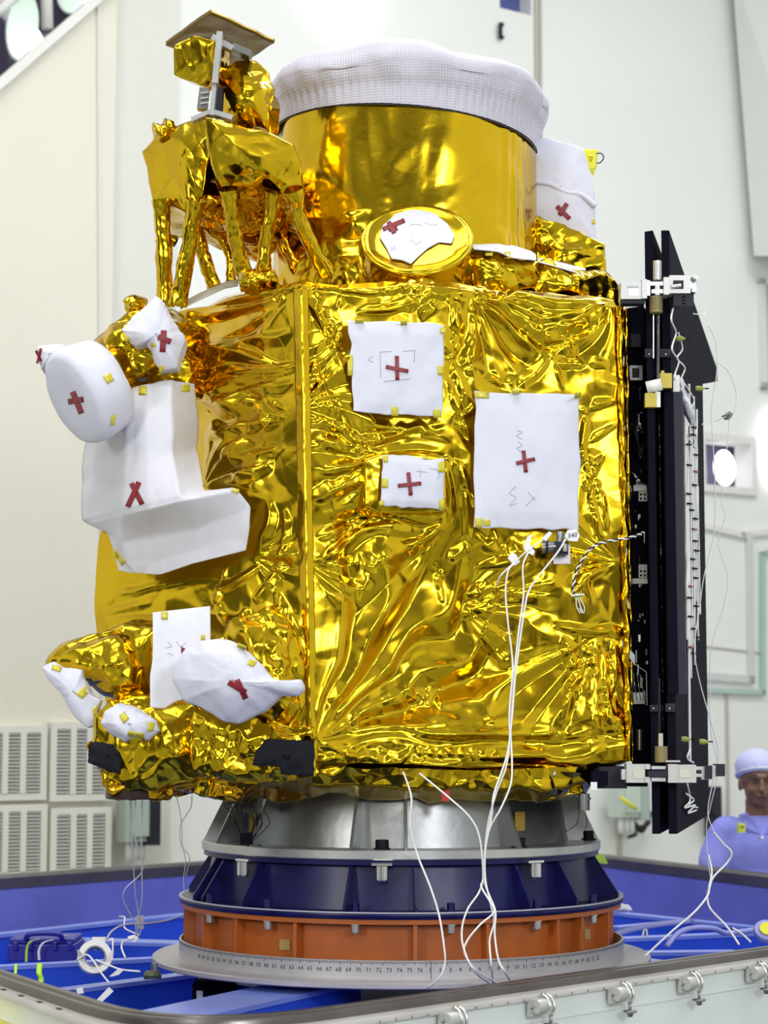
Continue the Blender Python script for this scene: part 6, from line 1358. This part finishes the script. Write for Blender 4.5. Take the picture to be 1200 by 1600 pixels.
slip([(146, 1568), (170, 1543), (177, 1549), (155, 1570)], 4.55, 'long pale tape slip stuck on the nearest beam')
slip([(119, 1546), (129, 1543), (131, 1552), (121, 1553)], 4.6, 'small square tape slip on the beam by the left lip')
slip([(212, 1432), (224, 1431), (225, 1452), (214, 1450)], 5.5, 'grey tape slip on the rear beam under the hanging wires', MATS['pale_lip_metal'])
slip([(170, 1490), (176, 1486), (177, 1499), (169, 1500)], 4.9, 'small white tape piece right of the tape roll')
slip([(120, 1484), (126, 1488), (132, 1497), (128, 1499), (121, 1492)], 4.9, 'small grey tape piece left of the tape roll', MATS['pale_lip_metal'])
def tw(pts, label, r=.0026, m=wirew): return MB().tube(spline([P_true(x, y, Y) for x, y, Y in pts], 10), r, 7).build('tray_cable', m, label=label, cat='cable')
tw([(120, 1500, 4.9), (135, 1492, 4.88), (145, 1500, 4.85), (158, 1520, 4.78), (170, 1535, 4.7)], 'white cable running from the tape roll towards the near beam')
tw([(150, 1500, 4.86), (170, 1508, 4.84), (190, 1515, 4.82), (219, 1518, 4.8)], 'white cable from the tape roll to the valve fitting')
tw([(209, 1466, 5.02), (194, 1470, 5.0), (190, 1480, 4.96), (196, 1497, 4.93)], 'white cable looping down from the tape slip')
tw([(167, 1466, 5.1), (176, 1454, 5.2), (195, 1445, 5.35), (230, 1443, 5.45), (262, 1438, 5.5), (284, 1430, 5.55)], 'thin grey cable arching behind the tape roll to the rings', .003, MATS['pale_lip_metal'])
tw([(186, 1432, 5.5), (195, 1434, 5.5), (195, 1450, 5.4), (217, 1461, 5.2)], 'white twisted tie on the rear beam')
tw([(170, 1470, 5.0), (176, 1468, 5.0), (176, 1492, 4.95)], 'short white cable standing right of the tape roll')
vf = empty('valve_fitting', P_true(242, 1525, 4.78), 'small green and grey valve fitting on the beam beside the plate', 'fitting')
MB().tube([P_true(241, 1505, 4.78), P_true(242, 1522, 4.78)], .009, 14).build('stem', alu_dark, vf, sharp=40)
MB().lathe([(.001, 0), (.02, 0), (.024, .008), (.018, .018), (.001, .02)], P_true(238, 1528, 4.78), 10).build('valve_body', mat('olive_metal', (.10, .12, .07), .5, .4), vf, smooth=False)
hv = P_true(225, 1526, 4.78); MB().tube([hv, P_true(252, 1524, 4.78)], .008, 10).build('pipe', MATS['olive_metal'], vf)
bx_ = empty('control_box', P_true(330, 1568, 4.95), 'small black box with a white label under the plate edge', 'box')
tb(300, 1536, 366, 1570, 4.95, .10, 'box_body', black, bx_); tb(307, 1548, 317, 1564, 4.946, .002, 'label_plate', white_pl, bx_)
lump('folded_cloth', [(955, 1418), (962, 1414), (985, 1417), (990, 1423), (975, 1427), (958, 1426)], 5.9, .06, cloth, None, bulge=.02, amp=.004, lam=.04, seed=401, n=50, rings=10, label='folded white cloth on the rear beam right of the orange ring', cat='cloth')
hose = mat('lavender_hose', (.30, .32, .75), .4)
tw([(1042, 1478, 4.95), (1060, 1458, 5.0), (1085, 1450, 5.1), (1115, 1451, 5.15), (1135, 1458, 5.2), (1165, 1455, 5.25), (1205, 1449, 5.3)], 'lavender hose arching across the right of the tray', .008, hose)
tw([(960, 1460, 5.2), (990, 1452, 5.25), (1030, 1445, 5.35), (1075, 1440, 5.5)], 'pale blue hose beside the orange ring on the right', .009, hose)
tw([(1004, 1464, 5.15), (1006, 1454, 5.2), (1010, 1453, 5.2), (1011, 1464, 5.15)], 'white cable tie round the hose on the right', .003)
rt = empty('cable_reel', P_true(1200, 1457, 5.2), 'round yellow and blue reel at the right edge of the tray', 'reel')
MB().lathe([(.001, -.01), (.035, -.01), (.038, 0), (.035, .01), (.001, .01)], P_true(1198, 1456, 5.1), 32, ax=frame((0, -.7, .7))).build('drum', hose, rt, sharp=40)
MB().lathe([(.001, .011), (.022, .011), (.022, .016), (.001, .016)], P_true(1198, 1456, 5.1), 24, ax=frame((0, -.7, .7))).build('hub', yellow, rt, sharp=40)
slipm = mat('green_yellow_tape', (.35, .50, .05), .5)
slip([(925, 1330), (944, 1336), (950, 1350), (934, 1348)], (G(935, 1345, ZL)[1] - .03) / DK, 'green and yellow tape marker on the rear lip', slipm)
MB().tube([Wp(970, 1246, .3), Wp(985, 1258, .3), Wp(994, 1264, .3)], .012, 6).build('striped_cable', yellow, label='yellow and green earth cable end near the pale green box', cat='cable')

# ================================================================ the person in lavender behind the tray
YPn = 7.8
def pp(px, py, dy=0.0): return P_true(px, py, YPn + dy)
hc = pp(1184, 1219)
per = empty('person', (hc[0], YPn * DK, 0), 'person in a lavender coat and hair net, one hand raised to the mouth', 'person')
skin = mat('skin', (.20, .10, .06), .55, var=.15, vscale=12); skin_d = mat('dark_hair', (.02, .012, .01), .6); lip = mat('lips', (.16, .06, .05), .5)
def ell(mb, c, r, seg=20, rot=None):
    pr = [(math.sin(t), -math.cos(t)) for t in np.linspace(.001, pi - .001, 12)]; q = MB().lathe(pr, (0, 0, 0), seg); V = np.concatenate(q.v) * np.asarray(r)
    if rot is not None: V = V @ np.array(Euler(rot).to_matrix()).T
    mb.add(V + np.asarray(c), q.f)
def fuse(mb, name, m, par, vox, smooth_it=6, **k):
    V = np.concatenate(mb.v); me = bpy.data.meshes.new('t'); me.from_pydata(V.tolist(), [], [list(f) for f in mb.f]); ob = bpy.data.objects.new('t', me); SC.collection.objects.link(ob)
    r_ = ob.modifiers.new('r', 'REMESH'); r_.mode = 'VOXEL'; r_.voxel_size = vox; s_ = ob.modifiers.new('s', 'SMOOTH'); s_.iterations = smooth_it; s_.factor = .5
    e = ob.evaluated_get(bpy.context.evaluated_depsgraph_get()); m2 = e.to_mesh(); W_ = np.array([v.co[:] for v in m2.vertices]); Fc = [list(p.vertices) for p in m2.polygons]; e.to_mesh_clear(); bpy.data.objects.remove(ob)
    return mk(name, W_, Fc, m, par, **k)
H = hc.copy()
def Hh(x, y, z): return H + np.array([x, y, z])
mb = MB()
ell(mb, Hh(0, .01, .03), (.074, .095, .092)); ell(mb, Hh(0, -.012, -.045), (.060, .072, .072)); ell(mb, Hh(0, -.045, -.088), (.030, .030, .026))
ell(mb, Hh(0, -.088, -.022), (.012, .017, .028)); ell(mb, Hh(0, -.098, -.040), (.017, .014, .011)); ell(mb, Hh(0, -.078, .016), (.055, .018, .012))
ell(mb, Hh(-.036, -.062, -.038), (.022, .022, .020)); ell(mb, Hh(.036, -.062, -.038), (.022, .022, .020)); ell(mb, Hh(0, -.080, -.066), (.024, .012, .010))
for s in (-1, 1): ell(mb, Hh(.075 * s, .012, -.02), (.010, .018, .030))
mb.tube([Hh(0, .02, -.08), Hh(0, .025, -.14), Hh(0, .03, -.19)], [.052, .052, .06], 18)
sh = H[2] - .165
def B(x, y, z): return np.array([H[0] + x, YPn * DK + y, z])
mb.tube([B(-.14, .03, sh - .04), B(-.17, .02, sh - .12), B(-.185, .0, sh - .30)], [.055, .052, .044], 16); mb.tube([B(-.185, 0, sh - .30), B(-.19, -.05, sh - .46), B(-.17, -.10, sh - .56)], [.044, .038, .028], 16)
ell(mb, B(0, .03, sh - .10), (.17, .10, .12)); ell(mb, B(0, .03, sh - .32), (.15, .10, .20)); ell(mb, B(0, .03, sh - .52), (.15, .11, .12))
for s in (-1, 1): mb.tube([B(.08 * s, .03, sh - .55), B(.09 * s, .02, sh - .95), B(.09 * s, .04, .08)], [.085, .06, .045], 16); ell(mb, B(.09 * s, -.02, .05), (.045, .12, .045))
el_, wr = B(.20, -.10, sh - .30), H + np.array([.075, -.150, -.125])
mb.tube([B(.15, .02, sh - .04), B(.19, -.04, sh - .16), el_], [.055, .050, .042], 16); mb.tube([el_, (el_ + wr) / 2, wr], [.042, .036, .026], 16)
hd = H + np.array([.052, -.140, -.085])
ell(mb, (wr + hd) / 2 + np.array([0, 0, .01]), (.030, .020, .042), rot=(0, -.5, 0))
for k_ in range(4):
    a_ = hd + np.array([-.012 + .012 * k_, -.006, .012]); mb.tube([a_, a_ + np.array([-.022, -.006, .022]), a_ + np.array([-.042, .012, .024 - .006 * k_])], [.0095, .0088, .0072], 8)
mb.tube([wr + np.array([-.016, 0, .02]), wr + np.array([-.036, 0, .035]), wr + np.array([-.040, .006, .055])], [.011, .010, .008], 8)
hl = B(-.165, -.11, sh - .60); ell(mb, hl, (.022, .030, .045))
for k_ in range(4): mb.tube([hl + np.array([.006 * k_ - .01, -.02 + .012 * k_, -.03]), hl + np.array([.006 * k_ - .008, -.026 + .012 * k_, -.06]), hl + np.array([.006 * k_, -.014 + .012 * k_, -.088])], [.0095, .009, .007], 8)
fuse(mb, 'body', skin, per, .0065, 4)
mb = MB()   # lavender coat
mb.tube([B(0, .03, sh + .012), B(0, .03, sh - .03)], [.07, .10], 24)
ell(mb, B(0, .03, sh - .13), (.195, .125, .15)); ell(mb, B(0, .03, sh - .34), (.175, .125, .22)); mb.tube([B(0, .03, sh - .30), B(0, .03, sh - .95)], [.16, .19], 28)
ell(mb, B(-.13, .03, sh - .06), (.085, .08, .075)); ell(mb, B(.13, .02, sh - .06), (.085, .08, .075))
mb.tube([B(-.15, .03, sh - .06), B(-.195, .01, sh - .20), B(-.205, -.01, sh - .33), B(-.20, -.06, sh - .46), B(-.178, -.10, sh - .54)], [.072, .068, .062, .055, .046], 18)
mb.tube([B(.15, .01, sh - .06), B(.195, -.05, sh - .17), el_ + np.array([.005, 0, -.01])], [.072, .068, .060], 18); mb.tube([el_ + np.array([.005, 0, -.01]), (el_ + wr) / 2, wr - (wr - el_) * .12], [.060, .055, .042], 18)
co = fuse(mb, 'coat', lav, per, .009, 5)
V = np.array([v.co[:] for v in co.data.vertices]); N_ = np.array([v.normal[:] for v in co.data.vertices]); V = V + N_ * (facet3(V, .11, 501) * .004)[:, None]
co.data.vertices.foreach_set('co', V.ravel()); co.data.update()
for s in (-1, 1):  # collar
    V = [B(.010 * s, -.085, sh - .065), B(.055 * s, -.045, sh + .028), B(.085 * s, .0, sh + .018), B(.078 * s, -.075, sh - .045)]
    V = np.array(V); mk('collar', np.r_[V, V + np.array([0, .010, -.004])], [[0, 1, 2, 3], [7, 6, 5, 4], [0, 4, 5, 1], [1, 5, 6, 2], [2, 6, 7, 3], [3, 7, 4, 0]], lav, co)
V = np.array([pp(1154, 1287, -.16), pp(1165, 1287, -.16), pp(1165, 1301, -.16), pp(1154, 1301, -.16)]); MB().hexa(list(np.array([V[3], V[2], V[2] + [0, .05, 0], V[3] + [0, .05, 0], V[0], V[1], V[1] + [0, .05, 0], V[0] + [0, .05, 0]]))).build('badge', mat('lime_badge', (.55, .62, .05), .5), co, smooth=False)
MB().box(pp(1159.5, 1292, -.163), (.018, .002, .004)).build('badge_print', ink_dark, co, smooth=False)
ell_ = MB(); ell(ell_, pp(1191, 1309, -.115), (.007, .006, .007)); ell_.build('button', white_pl, co)
# hair net: a loose puffed cap
net2 = mat('lavender_hair_net', (.50, .52, .80), .8, bump=.4, bscale=60); mb = MB(); ell(mb, Hh(0, .022, .052), (.092, .112, .082), 48)
V = np.concatenate(mb.v); keep = V[:, 2] > H[2] + .028; V[:, 2] = np.maximum(V[:, 2], H[2] + .018 + (V[:, 1] - H[1]) * -.30); c_ = Hh(0, .02, .05); N_ = V - c_; N_ /= np.linalg.norm(N_, axis=1)[:, None]; V = V + N_ * (np.abs(facet3(V, .035, 511)) * .004)[:, None]
cap_ = mk('hair_net', V, mb.f, net2, per)
a_ = np.linspace(0, 2 * pi, 41); MB().tube([Hh(.088 * cos(t), .02 + .108 * sin(t), .026 - .030 * sin(t)) for t in a_], .006, 8, cap=False).build('elastic_band', cloth, cap_)
for s in (-1, 1):
    m_ = MB(); ell(m_, Hh(.030 * s, -.080, -.002), (.011, .006, .0045)); e_ = m_.build('eye', mat('eye_white', (.25, .21, .19), .4) if s < 0 else MATS['eye_white'], per)
    m_ = MB(); ell(m_, Hh(.030 * s, -.085, -.002), (.006, .004, .0045)); m_.build('iris', skin_d, e_)
    MB().tube([Hh(.014 * s, -.090, .018), Hh(.032 * s, -.091, .024), Hh(.052 * s, -.078, .018)], [.003, .004, .002], 6).build('eyebrow', skin_d, per)
m_ = MB(); ell(m_, Hh(0, -.089, -.066), (.022, .006, .006)); m_.build('mouth', lip, per)

# members of one kind share a group
GR = {'white_cable': 'white cables hanging down the front', 'thin_wire': 'thin wires hanging from the spacecraft', 'tray_cable': 'cables and hoses in the blue tray', 'tape_slip': 'tape slips in the blue tray',
      'strap': 'straps round the tool case', 'paper_tag': 'paper tags at the pipe connector', 'cloth_cover': 'white cloth covers taped on the spacecraft', 'bay_lamp': 'bay lamps behind the gallery window', 'lamp_glow': 'oval wall lamps', 'junction_box': 'junction boxes on the wall'}
for o in SC.objects:
    b_ = o.name.split('.')[0]
    if o.parent is None and b_ in GR and 'group' not in o: o['group'] = GR[b_]
